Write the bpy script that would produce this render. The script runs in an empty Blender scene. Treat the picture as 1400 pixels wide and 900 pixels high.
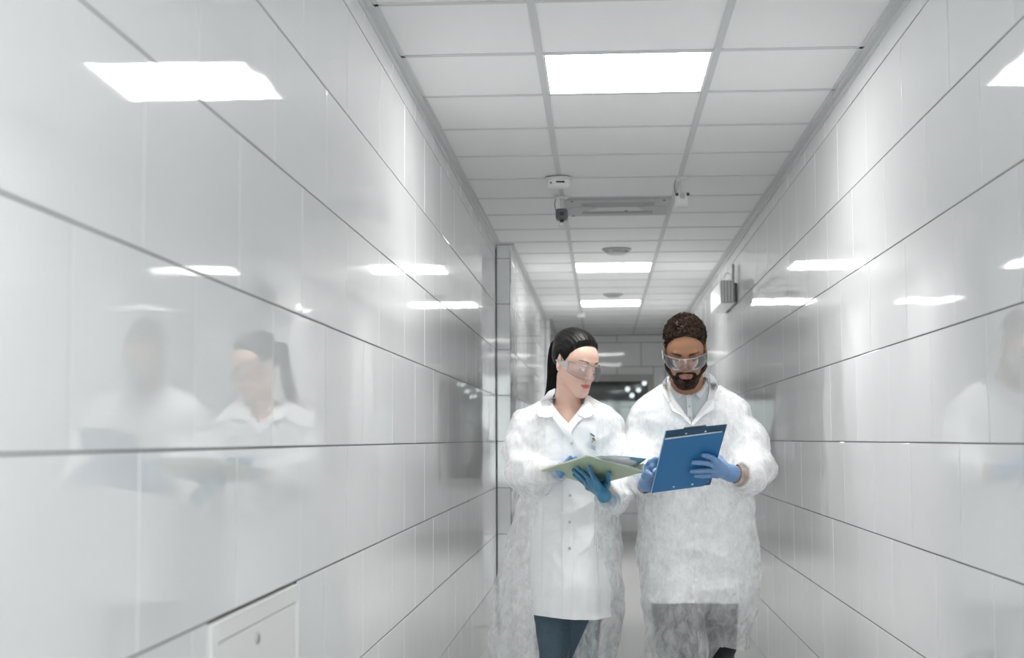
import bpy, math, random
import numpy as np
from mathutils import Vector, Matrix
from mathutils.bvhtree import BVHTree
random.seed(7); np.random.seed(7)
C = bpy.context.scene.collection
scn = bpy.context.scene

# ---------------------------------------------------------------- camera
CAMZ = 1.236
F_PX = 2020.2; YAW = -0.0601; PIT = 0.0744; ROL = -0.0043
def _R():
    cy, sy = math.cos(YAW), math.sin(YAW)
    Ry = np.array([[cy, -sy, 0], [sy, cy, 0], [0, 0, 1.0]])
    c, s = math.cos(PIT), math.sin(PIT)
    Rp = np.array([[1, 0, 0], [0, c, s], [0, -s, c]])
    c, s = math.cos(ROL), math.sin(ROL)
    Rr = np.array([[c, 0, s], [0, 1, 0], [-s, 0, c]])
    return Rr @ Rp @ Ry                       # world -> (right, forward, up)
RC = _R()
def ray(px, py):
    d = np.array([(px - 700) / F_PX, 1.0, -(py - 450) / F_PX])
    return RC.T @ d
def P(px, py, Y):                              # pixel of the photograph -> point of the place at depth Y
    d = ray(px, py); t = Y / d[1]
    return np.array([d[0] * t, Y, CAMZ + d[2] * t])
def PZ(px, py, z):                             # ... on a horizontal plane
    d = ray(px, py); t = (z - CAMZ) / d[2]
    return np.array([d[0] * t, d[1] * t, z])
def PPl(px, py, o, n):                         # ... on any plane
    d = ray(px, py); o = np.asarray(o) - np.array([0, 0, CAMZ])
    return d * (o @ n) / (d @ n) + np.array([0, 0, CAMZ])

cam_d = bpy.data.cameras.new('camera'); cam = bpy.data.objects.new('camera', cam_d); C.objects.link(cam)
cam_d.sensor_width = 36; cam_d.lens = F_PX * 36 / 1400
cam_d.clip_start = .05; cam_d.clip_end = 100
right, fwd, up = RC[0], RC[1], RC[2]
m = Matrix(((right[0], up[0], -fwd[0], 0), (right[1], up[1], -fwd[1], 0), (right[2], up[2], -fwd[2], CAMZ), (0, 0, 0, 1)))
cam.matrix_world = m
cam_d.dof.use_dof = True; cam_d.dof.focus_distance = 5.35; cam_d.dof.aperture_fstop = 3.8
scn.camera = cam

# ---------------------------------------------------------------- world, exposure
w = bpy.data.worlds.new('world'); scn.world = w; w.use_nodes = True
w.node_tree.nodes['Background'].inputs[0].default_value = (.8, .85, .9, 1)
w.node_tree.nodes['Background'].inputs[1].default_value = .05
vs = scn.view_settings
vs.view_transform = 'Standard'; vs.look = 'None'; vs.gamma = 1; vs.use_curve_mapping = False
vs.exposure = 0.96
cy = scn.cycles; cy.max_bounces = 20; cy.diffuse_bounces = 12; cy.glossy_bounces = 8; cy.transparent_max_bounces = 24; cy.transmission_bounces = 8; cy.sample_clamp_indirect = 8
LAMP = 10.0                                     # emission of the ceiling panels

FILL = 110.0                               # added front fill, through a made-up window behind the camera
# ---------------------------------------------------------------- dimensions
FLOOR = 0.0; CEIL = CAMZ + 1.299
WL, WR = -0.697, 0.912
ROWP = .3053; H0 = CAMZ - .0151                # tile rows
BAR0 = -.2002; TR0 = 4.318
YB = 18.6; YN = -5.0
YP1, XP1 = 9.81, -.602
YP2, XP2 = 16.05, -.55

# ---------------------------------------------------------------- helpers
def lin(c): return tuple((x / 12.92 if x <= .04045 else ((x + .055) / 1.055) ** 2.4) for x in c)
def mat(name, col, rough=.5, **kw):
    m = bpy.data.materials.new(name); m.use_nodes = True
    b = m.node_tree.nodes['Principled BSDF']
    b.inputs['Base Color'].default_value = (*col, 1); b.inputs['Roughness'].default_value = rough
    for k, v in kw.items(): b.inputs[k.replace('_', ' ')].default_value = v
    return m
def nd(m, t, **kw):
    n = m.node_tree.nodes.new(t)
    for k, v in kw.items():
        if k in n.inputs.keys(): n.inputs[k].default_value = v
        else: setattr(n, k, v)
    return n
def lk(m, a, b): m.node_tree.links.new(a, b)
def bump_noise(m, scale, dist, detail=2, strength=1, mapping=None):
    b = m.node_tree.nodes['Principled BSDF']
    tc = nd(m, 'ShaderNodeTexCoord'); no = nd(m, 'ShaderNodeTexNoise'); no.inputs['Scale'].default_value = scale; no.inputs['Detail'].default_value = detail
    src = tc.outputs['Object']
    if mapping:
        mp = nd(m, 'ShaderNodeMapping'); mp.inputs['Scale'].default_value = mapping; lk(m, src, mp.inputs[0]); src = mp.outputs[0]
    lk(m, src, no.inputs['Vector'])
    bu = nd(m, 'ShaderNodeBump'); bu.inputs['Distance'].default_value = dist; bu.inputs['Strength'].default_value = strength
    lk(m, no.outputs[0], bu.inputs['Height']); lk(m, bu.outputs[0], b.inputs['Normal'])
    return no, bu
def noise_col(m, scale, c1, c2, detail=3, lo=.35, hi=.65, mapping=None):
    b = m.node_tree.nodes['Principled BSDF']
    tc = nd(m, 'ShaderNodeTexCoord'); no = nd(m, 'ShaderNodeTexNoise'); no.inputs['Scale'].default_value = scale; no.inputs['Detail'].default_value = detail
    src = tc.outputs['Object']
    if mapping:
        mp = nd(m, 'ShaderNodeMapping'); mp.inputs['Scale'].default_value = mapping; lk(m, src, mp.inputs[0]); src = mp.outputs[0]
    lk(m, src, no.inputs['Vector'])
    cr = nd(m, 'ShaderNodeValToRGB'); cr.color_ramp.elements[0].position = lo; cr.color_ramp.elements[1].position = hi
    cr.color_ramp.elements[0].color = (*c1, 1); cr.color_ramp.elements[1].color = (*c2, 1)
    lk(m, no.outputs[0], cr.inputs[0]); lk(m, cr.outputs[0], b.inputs['Base Color'])

class MB:
    def __init__(s): s.v = []; s.f = []; s.m = []
    def add(s, V, F, mi=0):
        o = len(s.v); s.v += [tuple(map(float, v)) for v in V]; s.f += [tuple(i + o for i in f) for f in F]; s.m += [mi] * len(F)
    def box(s, a, b, mi=0):
        x0, y0, z0 = a; x1, y1, z1 = b
        V = [(x0, y0, z0), (x1, y0, z0), (x1, y1, z0), (x0, y1, z0), (x0, y0, z1), (x1, y0, z1), (x1, y1, z1), (x0, y1, z1)]
        s.add(V, [(0, 3, 2, 1), (4, 5, 6, 7), (0, 1, 5, 4), (1, 2, 6, 5), (2, 3, 7, 6), (3, 0, 4, 7)], mi)
    def bbox(s, a, b, r=.004, mi=0):             # box with chamfered edges
        a = np.array(a, float); b = np.array(b, float); c = (a + b) / 2; h = (b - a) / 2; r = min(r, h.min() * .9)
        V = []; idx = {}
        for sx in (-1, 1):
            for sy in (-1, 1):
                for sz in (-1, 1):
                    for ax in range(3):
                        q = h - r; q = q.copy(); q[ax] = h[ax]
                        idx[(sx, sy, sz, ax)] = len(V); V.append(c + q * np.array([sx, sy, sz]))
        F = []
        for ax in range(3):
            o = [i for i in range(3) if i != ax]
            for sg in (-1, 1):
                q = []
                for (p1, p2) in ((-1, -1), (1, -1), (1, 1), (-1, 1)):
                    k = [0, 0, 0]; k[ax] = sg; k[o[0]] = p1; k[o[1]] = p2; q.append(idx[(*k, ax)])
                if (sg > 0) == (ax == 1): q = q[::-1]
                F.append(q)
        for ax in range(3):
            o = [i for i in range(3) if i != ax]
            for p1 in (-1, 1):
                for p2 in (-1, 1):
                    q = []
                    for (sg, a2) in ((-1, o[0]), (1, o[0]), (1, o[1]), (-1, o[1])):
                        k = [0, 0, 0]; k[ax] = sg; k[o[0]] = p1; k[o[1]] = p2; q.append(idx[(*k, a2)])
                    F.append(q)
        for sx in (-1, 1):
            for sy in (-1, 1):
                for sz in (-1, 1): F.append([idx[(sx, sy, sz, i)] for i in range(3)])
        s.add(V, F, mi)
    def tube(s, pts, r, n=8, mi=0, cap=True):
        pts = [np.array(p, float) for p in pts]; N = len(pts)
        rs = r if hasattr(r, '__len__') else [r] * N
        T = [pts[min(i + 1, N - 1)] - pts[max(i - 1, 0)] for i in range(N)]
        a = np.array([0, 0, 1.]) if abs(T[0][2]) < .9 * np.linalg.norm(T[0]) else np.array([1., 0, 0])
        V = []; u = None
        for i in range(N):
            t = T[i] / (np.linalg.norm(T[i]) + 1e-12)
            if u is None: u = np.cross(t, a)
            u = u - t * (u @ t); u /= np.linalg.norm(u) + 1e-12; v = np.cross(t, u)
            for k in range(n):
                an = 2 * math.pi * k / n; V.append(pts[i] + rs[i] * (math.cos(an) * u + math.sin(an) * v))
        F = [(i * n + k, i * n + (k + 1) % n, (i + 1) * n + (k + 1) % n, (i + 1) * n + k) for i in range(N - 1) for k in range(n)]
        if cap: F += [tuple(range(n))[::-1], tuple((N - 1) * n + k for k in range(n))]
        s.add(V, F, mi)
    def lathe(s, prof, c, n=32, axis=2, mi=0):    # prof: (radius, height)
        V = []; o = [i for i in range(3) if i != axis]
        for r, h in prof:
            for k in range(n):
                p = [0, 0, 0]; p[o[0]] = c[o[0]] + r * math.cos(2 * math.pi * k / n); p[o[1]] = c[o[1]] + r * math.sin(2 * math.pi * k / n); p[axis] = c[axis] + h; V.append(p)
        F = [(i * n + k, i * n + (k + 1) % n, (i + 1) * n + (k + 1) % n, (i + 1) * n + k) for i in range(len(prof) - 1) for k in range(n)]
        s.add(V, F, mi)
    def build(s, name, mats, parent=None, smooth=False):
        return link(name, s.v, s.f, mats, parent, smooth, s.m)
def link(name, V, Fc, mats, parent=None, smooth=False, mi=None):
    me = bpy.data.meshes.new(name)
    V = np.asarray(V, float)
    off = np.zeros(3)
    if parent is not None:
        q = parent
        while q is not None: off = off + np.array(q.location); q = q.parent
    me.from_pydata((V - off).tolist(), [], [tuple(int(i) for i in f) for f in Fc])
    if not isinstance(mats, (list, tuple)): mats = [mats]
    for x in mats: me.materials.append(x)
    if mi is not None and len(mats) > 1: me.polygons.foreach_set('material_index', list(mi))
    if smooth: me.polygons.foreach_set('use_smooth', [True] * len(me.polygons))
    me.update()
    o = bpy.data.objects.new(name, me); C.objects.link(o)
    if parent is not None: o.parent = parent
    return o
def fixn(o):
    import bmesh
    b = bmesh.new(); b.from_mesh(o.data); bmesh.ops.recalc_face_normals(b, faces=b.faces); b.to_mesh(o.data); b.free(); return o
def thing(name, label, cat, loc, group=None):
    o = bpy.data.objects.new(name, None); C.objects.link(o); o.location = loc; o.empty_display_size = .1
    o['label'] = label; o['category'] = cat
    if group: o['group'] = group
    return o
def tag(o, label, cat, group=None):
    o['label'] = label; o['category'] = cat
    if group: o['group'] = group
    return o
def structure(o): o['kind'] = 'structure'; return o

# ---------------------------------------------------------------- materials of the place
M_TILE = mat('glazed_white_tile', (.85, .855, .86), .035, Specular_IOR_Level=.5)
bump_noise(M_TILE, 3.2, .0010, 1)
M_GROUT = mat('dark_grout', (.07, .07, .07), .8)
M_CTILE = mat('ceiling_tile', (.84, .84, .835), .85); bump_noise(M_CTILE, 300, .0004, 2, .5)
M_BAR = mat('ceiling_grid_metal', (.60, .61, .61), .5)
M_TRIM = mat('wall_angle_trim', (.64, .65, .65), .5)
M_FLOOR = mat('pale_floor_tile', (.70, .70, .69), .22, Specular_IOR_Level=.5)
bump_noise(M_FLOOR, 6, .0006, 2)
M_WHITE = mat('white_enamel', (.82, .82, .82), .3)
M_PLW = mat('white_plastic', (.75, .75, .74), .4)
M_GREYP = mat('grey_plastic', (.12, .125, .13), .45)
M_BLACK = mat('black_plastic', (.015, .015, .015), .35)
M_METAL = mat('steel', (.6, .6, .6), .3, Metallic=1.0)
M_GREYM = mat('grey_painted_metal', (.42, .43, .43), .45)
M_EMIT = bpy.data.materials.new('led_diffuser'); M_EMIT.use_nodes = True
_b = M_EMIT.node_tree.nodes['Principled BSDF']; _b.inputs['Base Color'].default_value = (.9, .9, .9, 1)
_b.inputs['Emission Color'].default_value = (1, .995, .985, 1); _b.inputs['Emission Strength'].default_value = LAMP

# ---------------------------------------------------------------- tiled walls
def tile_wall(name, o, u, length, phase=0.0, tl=.602, zlo=FLOOR, zhi=CEIL, holes=(), gap_v=.0032, gap_h=.0036, tilt=.0011, shift=0, skip=()):
    """tiles on a wall starting at o (x, y), running along unit u (x, y); normal = u rotated"""
    o = np.array([o[0], o[1], 0.]); u3 = np.array([u[0], u[1], 0.]); n = np.array([u[1], -u[0], 0.])  # normal
    mb = MB(); rnd = random.Random(name)
    dep = .0016
    ks = range(-6, 7)
    for k in ks:
        z0 = H0 + ROWP * k; z1 = z0 + ROWP
        a, b = max(z0, zlo), min(z1, zhi)
        if b - a < .004: continue
        off = phase + (0 if (k + shift) % 2 == 0 else tl / 2)
        j = math.floor((0 - off) / tl) - 1
        while off + j * tl < length:
            s0 = max(off + j * tl, 0); s1 = min(off + (j + 1) * tl, length); j += 1
            if s1 - s0 < .004: continue
            regs = [(s0, s1, a, b)]
            for (h0, h1, g0, g1) in holes:
                nr = []
                for (p, q, r, t) in regs:
                    if q <= h0 or p >= h1 or t <= g0 or r >= g1: nr.append((p, q, r, t)); continue
                    if p < h0: nr.append((p, h0, r, t))
                    if q > h1: nr.append((h1, q, r, t))
                    pp, qq = max(p, h0), min(q, h1)
                    if r < g0: nr.append((pp, qq, r, g0))
                    if t > g1: nr.append((pp, qq, g1, t))
                regs = nr
            for (p, q, r, t) in regs:
                if q - p < .006 or t - r < .006: continue
                e = .0016; gv, gh = gap_v / 2, gap_h / 2
                V = []
                ta, tb = rnd.gauss(0, tilt), rnd.gauss(0, tilt)
                cs, cz = (p + q) / 2, (r + t) / 2
                for (ins, d) in ((0, 0.), (0, dep * .5), (e, dep)):
                    for (ss, zz) in ((p + gv + ins, r + gh + ins), (q - gv - ins, r + gh + ins), (q - gv - ins, t - gh - ins), (p + gv + ins, t - gh - ins)):
                        dd = d + (ta * (ss - cs) + tb * (zz - cz) if d == dep else 0)
                        V.append(o + u3 * ss + n * (dd - dep) + np.array([0, 0, zz]))
                F = [(8, 9, 10, 11)]
                for L in (0, 4):
                    for i in range(4): F.append((L + i, L + (i + 1) % 4, L + 4 + (i + 1) % 4, L + 4 + i))
                mb.add(V, F, 0)
    th = .10
    # grout bed with thickness, split round the holes
    regs = [(0, length, zlo, zhi)]
    for (h0, h1, g0, g1) in holes:
        nr = []
        for (p, q, r, t) in regs:
            nr += [(p, h0, r, t), (h1, q, r, t), (h0, h1, r, g0), (h0, h1, g1, t)]
        regs = [x for x in nr if x[1] - x[0] > .001 and x[3] - x[2] > .001]
    for (p, q, r, t) in regs:
        V = [o + u3 * s_ + n * d_ + np.array([0, 0, z_]) for d_ in (-dep, -dep - th) for (s_, z_) in ((p, r), (q, r), (q, t), (p, t))]
        mb.add(V, [(0, 1, 2, 3), (7, 6, 5, 4), (0, 4, 5, 1), (1, 5, 6, 2), (2, 6, 7, 3), (3, 7, 4, 0)], 1)
    ob = mb.build(name, [M_TILE, M_GROUT]); return structure(ob)

# left wall runs in +y, its normal (u.y,-u.x) = (1,0): into the corridor
PAN_Y0, PAN_Y1 = 2.607, 3.37
PAN_Z1 = H0 - ROWP - .002; PAN_Z0 = PAN_Z1 - .60
tile_wall('wall_left', (WL, YN), (0, 1), YP1 - YN - .006, phase=(1.9013 - YN) % .602, holes=[(PAN_Y0 - YN, PAN_Y1 - YN, PAN_Z0, PAN_Z1)])
tile_wall('wall_left.001', (WL + .004, YP1), (1, 0), XP1 - WL - .004, phase=-.2, tilt=.0004)
tile_wall('wall_left.002', (XP1, YP1 + .001), (0, 1), YP2 - YP1, phase=.2)
tile_wall('wall_left.003', (XP1 + .001, YP2), (1, 0), XP2 - XP1, phase=-.2, tilt=.0004)
tile_wall('wall_left.004', (XP2, YP2 + .001), (0, 1), YB - YP2 - .004, phase=.1)
# right wall runs in -y, normal (-1, 0)
tile_wall('wall_right', (WR, YB), (0, -1), YB - YN, phase=(YB - 4.1549) % .602, shift=0)
# back wall with an opening for the window, normal (0,-1): u = (1,0)
WX0, WX1, WZ0, WZ1 = -.36, .655, CAMZ - .56, CAMZ + .80
tile_wall('wall_back', (XP2, YB), (1, 0), WR - XP2, phase=.15, holes=[(WX0 - XP2, WX1 - XP2, WZ0, WZ1)], gap_h=.006, gap_v=.006, tilt=.0016)
# the near end of the corridor, behind the camera, has a made-up daylight window
tile_wall('wall_front', (WR, YN), (-1, 0), WR - WL, phase=.1, holes=[(.12, WR - WL - .12, .5, 2.35)])
mb = MB(); mb.box((WL + .0005, YP1 - .006, 0), (WL + .004, YP1 + .02, CEIL)); structure(mb.build('trim_1', M_GROUT))

# ---------------------------------------------------------------- floor
mb = MB()
mb.box((WL - .1, YN - .1, -.08), (WR + .1, YB + 3.2, -.0015), 1)
yy = 4.35 - .6 * 16
while yy < YB + 3:
    for xa in (-1.1 + .01, -.5 + .01, .1 + .01, .7 + .01):
        x0, x1 = max(xa, WL - .09), min(xa + .6, WR + .09)
        a, b = max(yy, YN), min(yy + .6, YB + 3)
        if b > a and x1 > x0:
            g = .0012; mb.add([(x0 + g, a + g, 0), (x1 - g, a + g, 0), (x1 - g, b - g, 0), (x0 + g, b - g, 0)], [(0, 1, 2, 3)], 0)
    yy += .6
M_FGROUT = mat('floor_grout', (.33, .33, .32), .8)
structure(mb.build('floor', [M_FLOOR, M_FGROUT]))

# ---------------------------------------------------------------- ceiling (tiles, grid, wall angles)
LIGHT_ROWS = [1 - 15, 1 - 10, 1 - 5, 1, 11, 16]
lamp_y = [TR0 + .6 * k for k in (-14, -7, 1, 11, 16)]
AC_Y = TR0 + .6 * 6
mb = MB()
cols = [(WL + .02, BAR0 - .012), (BAR0 + .012, BAR0 + .588), (BAR0 + .612, WR - .02)]
k = -16
while TR0 + .6 * k < YB:
    y0 = TR0 + .6 * k; y1 = min(y0 + .6, YB)
    for ci, (x0, x1) in enumerate(cols):
        if ci == 1 and any(abs(y0 - q) < .01 for q in lamp_y + [AC_Y]): continue
        z = CEIL + .004 + random.uniform(0, .001)
        mb.box((x0, y0 + .012, z), (x1, y1 - .012, z + .015), 0)
    k += 1
z0, z1 = CEIL - .0, CEIL + .006
for xb in (BAR0, BAR0 + .6): mb.box((xb - .012, YN, z0), (xb + .012, YB, CEIL + .03), 1)
k = -15
while TR0 + .6 * k < YB:
    yb = TR0 + .6 * k
    for (x0, x1) in cols: mb.box((x0 - .001, yb - .012, z0 + .001), (x1 + .001, yb + .012, CEIL + .03), 1)
    k += 1
mb.box((WL - .1, YN - .1, CEIL + .13), (WR + .1, YB + .1, CEIL + .2), 0)
structure(mb.build('ceiling', [M_CTILE, M_BAR]))
for i, (xw, sg) in enumerate(((WL, 1), (WR, -1))):
    mb = MB(); ya, yb = YN, (YP1 if i == 0 else YB)
    a, b = sorted((xw + sg * .001, xw + sg * .026)); mb.box((a, ya, CEIL - .004), (b, yb, CEIL + .0035), 0)
    a, b = sorted((xw + sg * .026, xw + sg * .040)); mb.box((a, ya, CEIL + .001), (b, yb, CEIL + .0045), 0)
    a, b = sorted((xw + sg * .0005, xw + sg * .003)); mb.box((a, ya, CEIL - .024), (b, yb, CEIL - .003), 0)
    structure(mb.build('trim_%d' % (2 + i), [M_TRIM]))
mb = MB(); mb.box((XP1 + .001, YP1 - .02, CEIL - .005), (XP1 + .03, YP2, CEIL + .004)); structure(mb.build('trim_4', M_TRIM))
mb = MB(); mb.box((XP2 + .001, YP2 - .02, CEIL - .005), (XP2 + .03, YB, CEIL + .004)); structure(mb.build('trim_5', M_TRIM))
mb = MB(); mb.bbox((XP2 + .002, YB - .014, 0), (WR - .002, YB - .002, .085), .003); structure(mb.build('baseboard_back', mat('baseboard_paint', (.66, .66, .65), .4)))

# ---------------------------------------------------------------- window to the room beyond
M_FRAME = mat('grey_window_frame', (.50, .50, .48), .4)
M_GLASS = bpy.data.materials.new('window_glass'); M_GLASS.use_nodes = True
nt = M_GLASS.node_tree; nt.nodes.remove(nt.nodes['Principled BSDF'])
tr = nt.nodes.new('ShaderNodeBsdfTransparent'); tr.inputs[0].default_value = (.72, .76, .75, 1)
gl = nt.nodes.new('ShaderNodeBsdfGlossy'); gl.inputs['Roughness'].default_value = .02
fr = nt.nodes.new('ShaderNodeFresnel'); fr.inputs[0].default_value = 1.5
mx = nt.nodes.new('ShaderNodeMixShader')
nt.links.new(fr.outputs[0], mx.inputs[0]); nt.links.new(tr.outputs[0], mx.inputs[1]); nt.links.new(gl.outputs[0], mx.inputs[2]); nt.links.new(mx.outputs[0], nt.nodes['Material Output'].inputs[0])
win = structure(bpy.data.objects.new('window_1', None)); C.objects.link(win); win.location = ((WX0 + WX1) / 2, YB, WZ0)
mb = MB(); fw = .065
for (a, b) in (((WX0, WZ0), (WX0 + fw, WZ1)), ((WX1 - fw, WZ0), (WX1, WZ1)), ((WX0 + fw, WZ1 - .08), (WX1 - fw, WZ1)), ((WX0 + fw, WZ0), (WX1 - fw, WZ0 + .07))):
    mb.bbox((a[0], YB - .02, a[1]), (b[0], YB + .06, b[1]), .004)
mb.build('window_frame', M_FRAME, win)
mb = MB(); a_, b_ = WX0 + fw, WX1 - fw; q = .024
V = [(a_, YB + .012, WZ0 + .07), (b_, YB + .012 + q, WZ0 + .07), (b_, YB + .018 + q, WZ0 + .07), (a_, YB + .018, WZ0 + .07)]
V += [(x, y, WZ1 - .08) for (x, y, z) in V]
mb.add(V, [(0, 3, 2, 1), (4, 5, 6, 7), (0, 1, 5, 4), (1, 2, 6, 5), (2, 3, 7, 6), (3, 0, 4, 7)]); mb.build('window_pane', M_GLASS, win)
mb = MB(); mb.bbox((WX0 - .03, YB - .05, WZ0 - .03), (WX1 + .03, YB + .0, WZ0 + .001), .004); mb.build('window_sill', mat('window_sill_paint', (.62, .62, .60), .4), win)
# daylight window, added at the near end to raise the front lighting
fill_win = structure(bpy.data.objects.new('added_window', None)); C.objects.link(fill_win); fill_win.location = (0, YN, .5)
xa, xb = WL + .12, WR - .12; mb = MB()
for (a, b) in (((xa, .5), (xa + .05, 2.35)), ((xb - .05, .5), (xb, 2.35)), ((xa + .05, 2.30), (xb - .05, 2.35)), ((xa + .05, .5), (xb - .05, .55)), (((xa + xb) / 2 - .025, .55), ((xa + xb) / 2 + .025, 2.30))):
    mb.bbox((a[0], YN - .06, a[1]), (b[0], YN + .0, b[1]), .004)
mb.build('window_frame', M_WHITE, fill_win)
mb = MB(); mb.box((xa + .05, YN - .04, .55), (xb - .05, YN - .034, 2.30)); mb.build('window_pane', M_GLASS, fill_win)
fill_light = bpy.data.lights.new('fill', 'AREA'); fill_light.shape = 'RECTANGLE'; fill_light.size = 1.5; fill_light.size_y = 1.9; fill_light.energy = FILL; fill_light.color = (.98, .985, 1)
so = bpy.data.objects.new('fill', fill_light); C.objects.link(so); so.location = ((xa + xb) / 2, YN - .3, 1.45); so.rotation_euler = (math.pi / 2, 0, 0)
# dim room beyond
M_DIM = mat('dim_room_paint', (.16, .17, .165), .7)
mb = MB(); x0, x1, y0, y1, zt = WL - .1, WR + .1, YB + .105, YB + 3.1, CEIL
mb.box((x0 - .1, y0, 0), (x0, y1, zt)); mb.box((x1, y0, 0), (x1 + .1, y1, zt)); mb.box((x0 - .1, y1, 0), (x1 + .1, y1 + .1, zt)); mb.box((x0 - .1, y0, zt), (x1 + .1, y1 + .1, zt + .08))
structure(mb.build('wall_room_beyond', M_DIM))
M_REFL = bpy.data.materials.new('panel_reflection_glow'); M_REFL.use_nodes = True  # added glow in place of ceiling panels mirrored in the window glass
_b = M_REFL.node_tree.nodes['Principled BSDF']; _b.inputs['Emission Color'].default_value = (.93, .96, 1, 1); _b.inputs['Emission Strength'].default_value = 1.0
first = None
discs = [(881, 524, 'topmost and rightmost glowing disc added as a panel reflection in the far window'), (858, 532, 'leftmost glowing disc added as a panel reflection in the far window'), (873, 533.5, 'middle glowing disc added as a panel reflection in the far window'), (864, 541, 'lowest glowing disc added as a panel reflection in the far window')]
for (a, b, l) in discs:  # added discs, not real fittings: they stand for the panels' reflections
    p = P(a, b, YB + 2.4)
    t = thing('reflection_disc', l, 'lamp', p, 'lamps added as reflections in the far window')
    if first is None:
        mb = MB(); mb.lathe([(0.001, -.02), (.030, -.02), (.034, -.014), (.034, .0)], p, 20, axis=1); s1 = mb.build('disc_face', M_REFL, t)
        mb = MB(); mb.lathe([(.036, -.018), (.038, -.005), (.038, .012), (.001, .02)], p, 20, axis=1); s2 = mb.build('disc_rim', M_GREYM, t)
        mb = MB(); mb.tube([p + [0, .02, 0], p + [0, .7, 0]], .012, 8); s3 = mb.build('disc_arm', M_GREYM, t); first = (s1, s2, s3)
    else:
        for s_ in first: c_ = s_.copy(); C.objects.link(c_); c_.parent = t
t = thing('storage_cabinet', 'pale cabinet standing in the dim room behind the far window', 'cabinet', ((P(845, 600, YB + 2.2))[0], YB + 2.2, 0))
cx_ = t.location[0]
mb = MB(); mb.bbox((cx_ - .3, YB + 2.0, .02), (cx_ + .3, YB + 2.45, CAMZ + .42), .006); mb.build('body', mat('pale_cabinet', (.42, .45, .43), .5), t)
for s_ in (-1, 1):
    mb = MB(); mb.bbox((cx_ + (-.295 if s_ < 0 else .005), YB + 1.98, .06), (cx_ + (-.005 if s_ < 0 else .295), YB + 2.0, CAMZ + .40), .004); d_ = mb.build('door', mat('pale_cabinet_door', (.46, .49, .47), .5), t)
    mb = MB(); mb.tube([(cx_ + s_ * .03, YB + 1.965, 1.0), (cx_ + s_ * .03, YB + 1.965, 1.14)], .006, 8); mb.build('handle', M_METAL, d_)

# ---------------------------------------------------------------- ceiling lights
lab = {-14: 'square LED ceiling panel behind the camera, farthest back towards the added daylight window', -7: 'square LED ceiling panel right above the camera, outside the picture', 1: 'square LED ceiling panel directly above the two people, nearest and largest in view', 11: 'flat LED ceiling panel just beyond the round ceiling vent, second in view', 16: 'farthest lit LED panel at the dim end of the ceiling'}
for k in (-14, -7, 1, 11, 16):
    y = TR0 + .6 * k; xc = BAR0 + .3
    t = thing('ceiling_light', lab.get(k, 'square LED ceiling panel over the near corridor outside the picture'), 'ceiling light', (xc, y + .3, CEIL), 'square LED ceiling panels')
    mb = MB(); e = .288
    for (a, b) in (((-e, -e), (e, -e + .008)), ((-e, e - .008), (e, e)), ((-e, -e + .008), (-e + .008, e - .008)), ((e - .008, -e + .008), (e, e - .008))):
        mb.box((xc + a[0], y + .3 + a[1], CEIL + .001), (xc + b[0], y + .3 + b[1], CEIL + .05))
    mb.box((xc - e, y + .3 - e, CEIL + .05), (xc + e, y + .3 + e, CEIL + .06)); mb.build('frame', M_WHITE, t)
    mb = MB(); mb.box((xc - e + .008, y + .3 - e + .008, CEIL + .002), (xc + e - .008, y + .3 + e - .008, CEIL + .012)); mb.build('diffuser', M_EMIT, t)

# ---------------------------------------------------------------- air unit in the ceiling
t = thing('air_conditioner', 'flat grey air conditioning panel set in the ceiling between the two cameras', 'air conditioner', (BAR0 + .3, AC_Y + .3, CEIL))
M_AC = mat('ac_grey', (.44, .45, .45), .4); M_ACD = mat('ac_dark', (.34, .35, .35), .5)
xc, yc = BAR0 + .3, AC_Y + .3
mb = MB(); e = .286
mb.bbox((xc - e, yc - e, CEIL - .012), (xc - .20, yc + e, CEIL + .03), .004); mb.bbox((xc + .20, yc - e, CEIL - .012), (xc + e, yc + e, CEIL + .03), .004)
mb.bbox((xc - .20, yc - e, CEIL - .012), (xc + .20, yc - .2, CEIL + .03), .004); mb.bbox((xc - .20, yc + .2, CEIL - .012), (xc + .20, yc + e, CEIL + .03), .004)
mb.box((xc - e, yc - e, CEIL + .03), (xc + e, yc + e, CEIL + .06)); mb.build('housing', M_AC, t)
mb = MB(); mb.box((xc - .2, yc - .2, CEIL - .004), (xc + .2, yc + .2, CEIL + .028)); mb.build('intake', M_ACD, t)
mb = MB()
for s_ in (-1, 1):
    mb = MB(); mb.lathe([(.001, -.016), (.070, -.016), (.08, -.013), (.082, .0)], (xc + s_ * .2, yc, CEIL), 32); mb.build('round_cover', M_AC, t, False)
mb = MB(); mb.bbox((xc - .17, yc + .0, CEIL - .008), (xc + .15, yc + .13, CEIL - .003), .002); mb.build('flap', mat('ac_flap', (.62, .63, .63), .4), t)
for (dx, dy) in ((-.25, -.26), (.25, -.26), (-.25, .26), (.05, .1)):
    mb = MB(); mb.lathe([(.001, -.017), (.007, -.016), (.008, -.011)], (xc + dx, yc + dy, CEIL), 12); mb.build('screw', M_GREYP, t)

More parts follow.
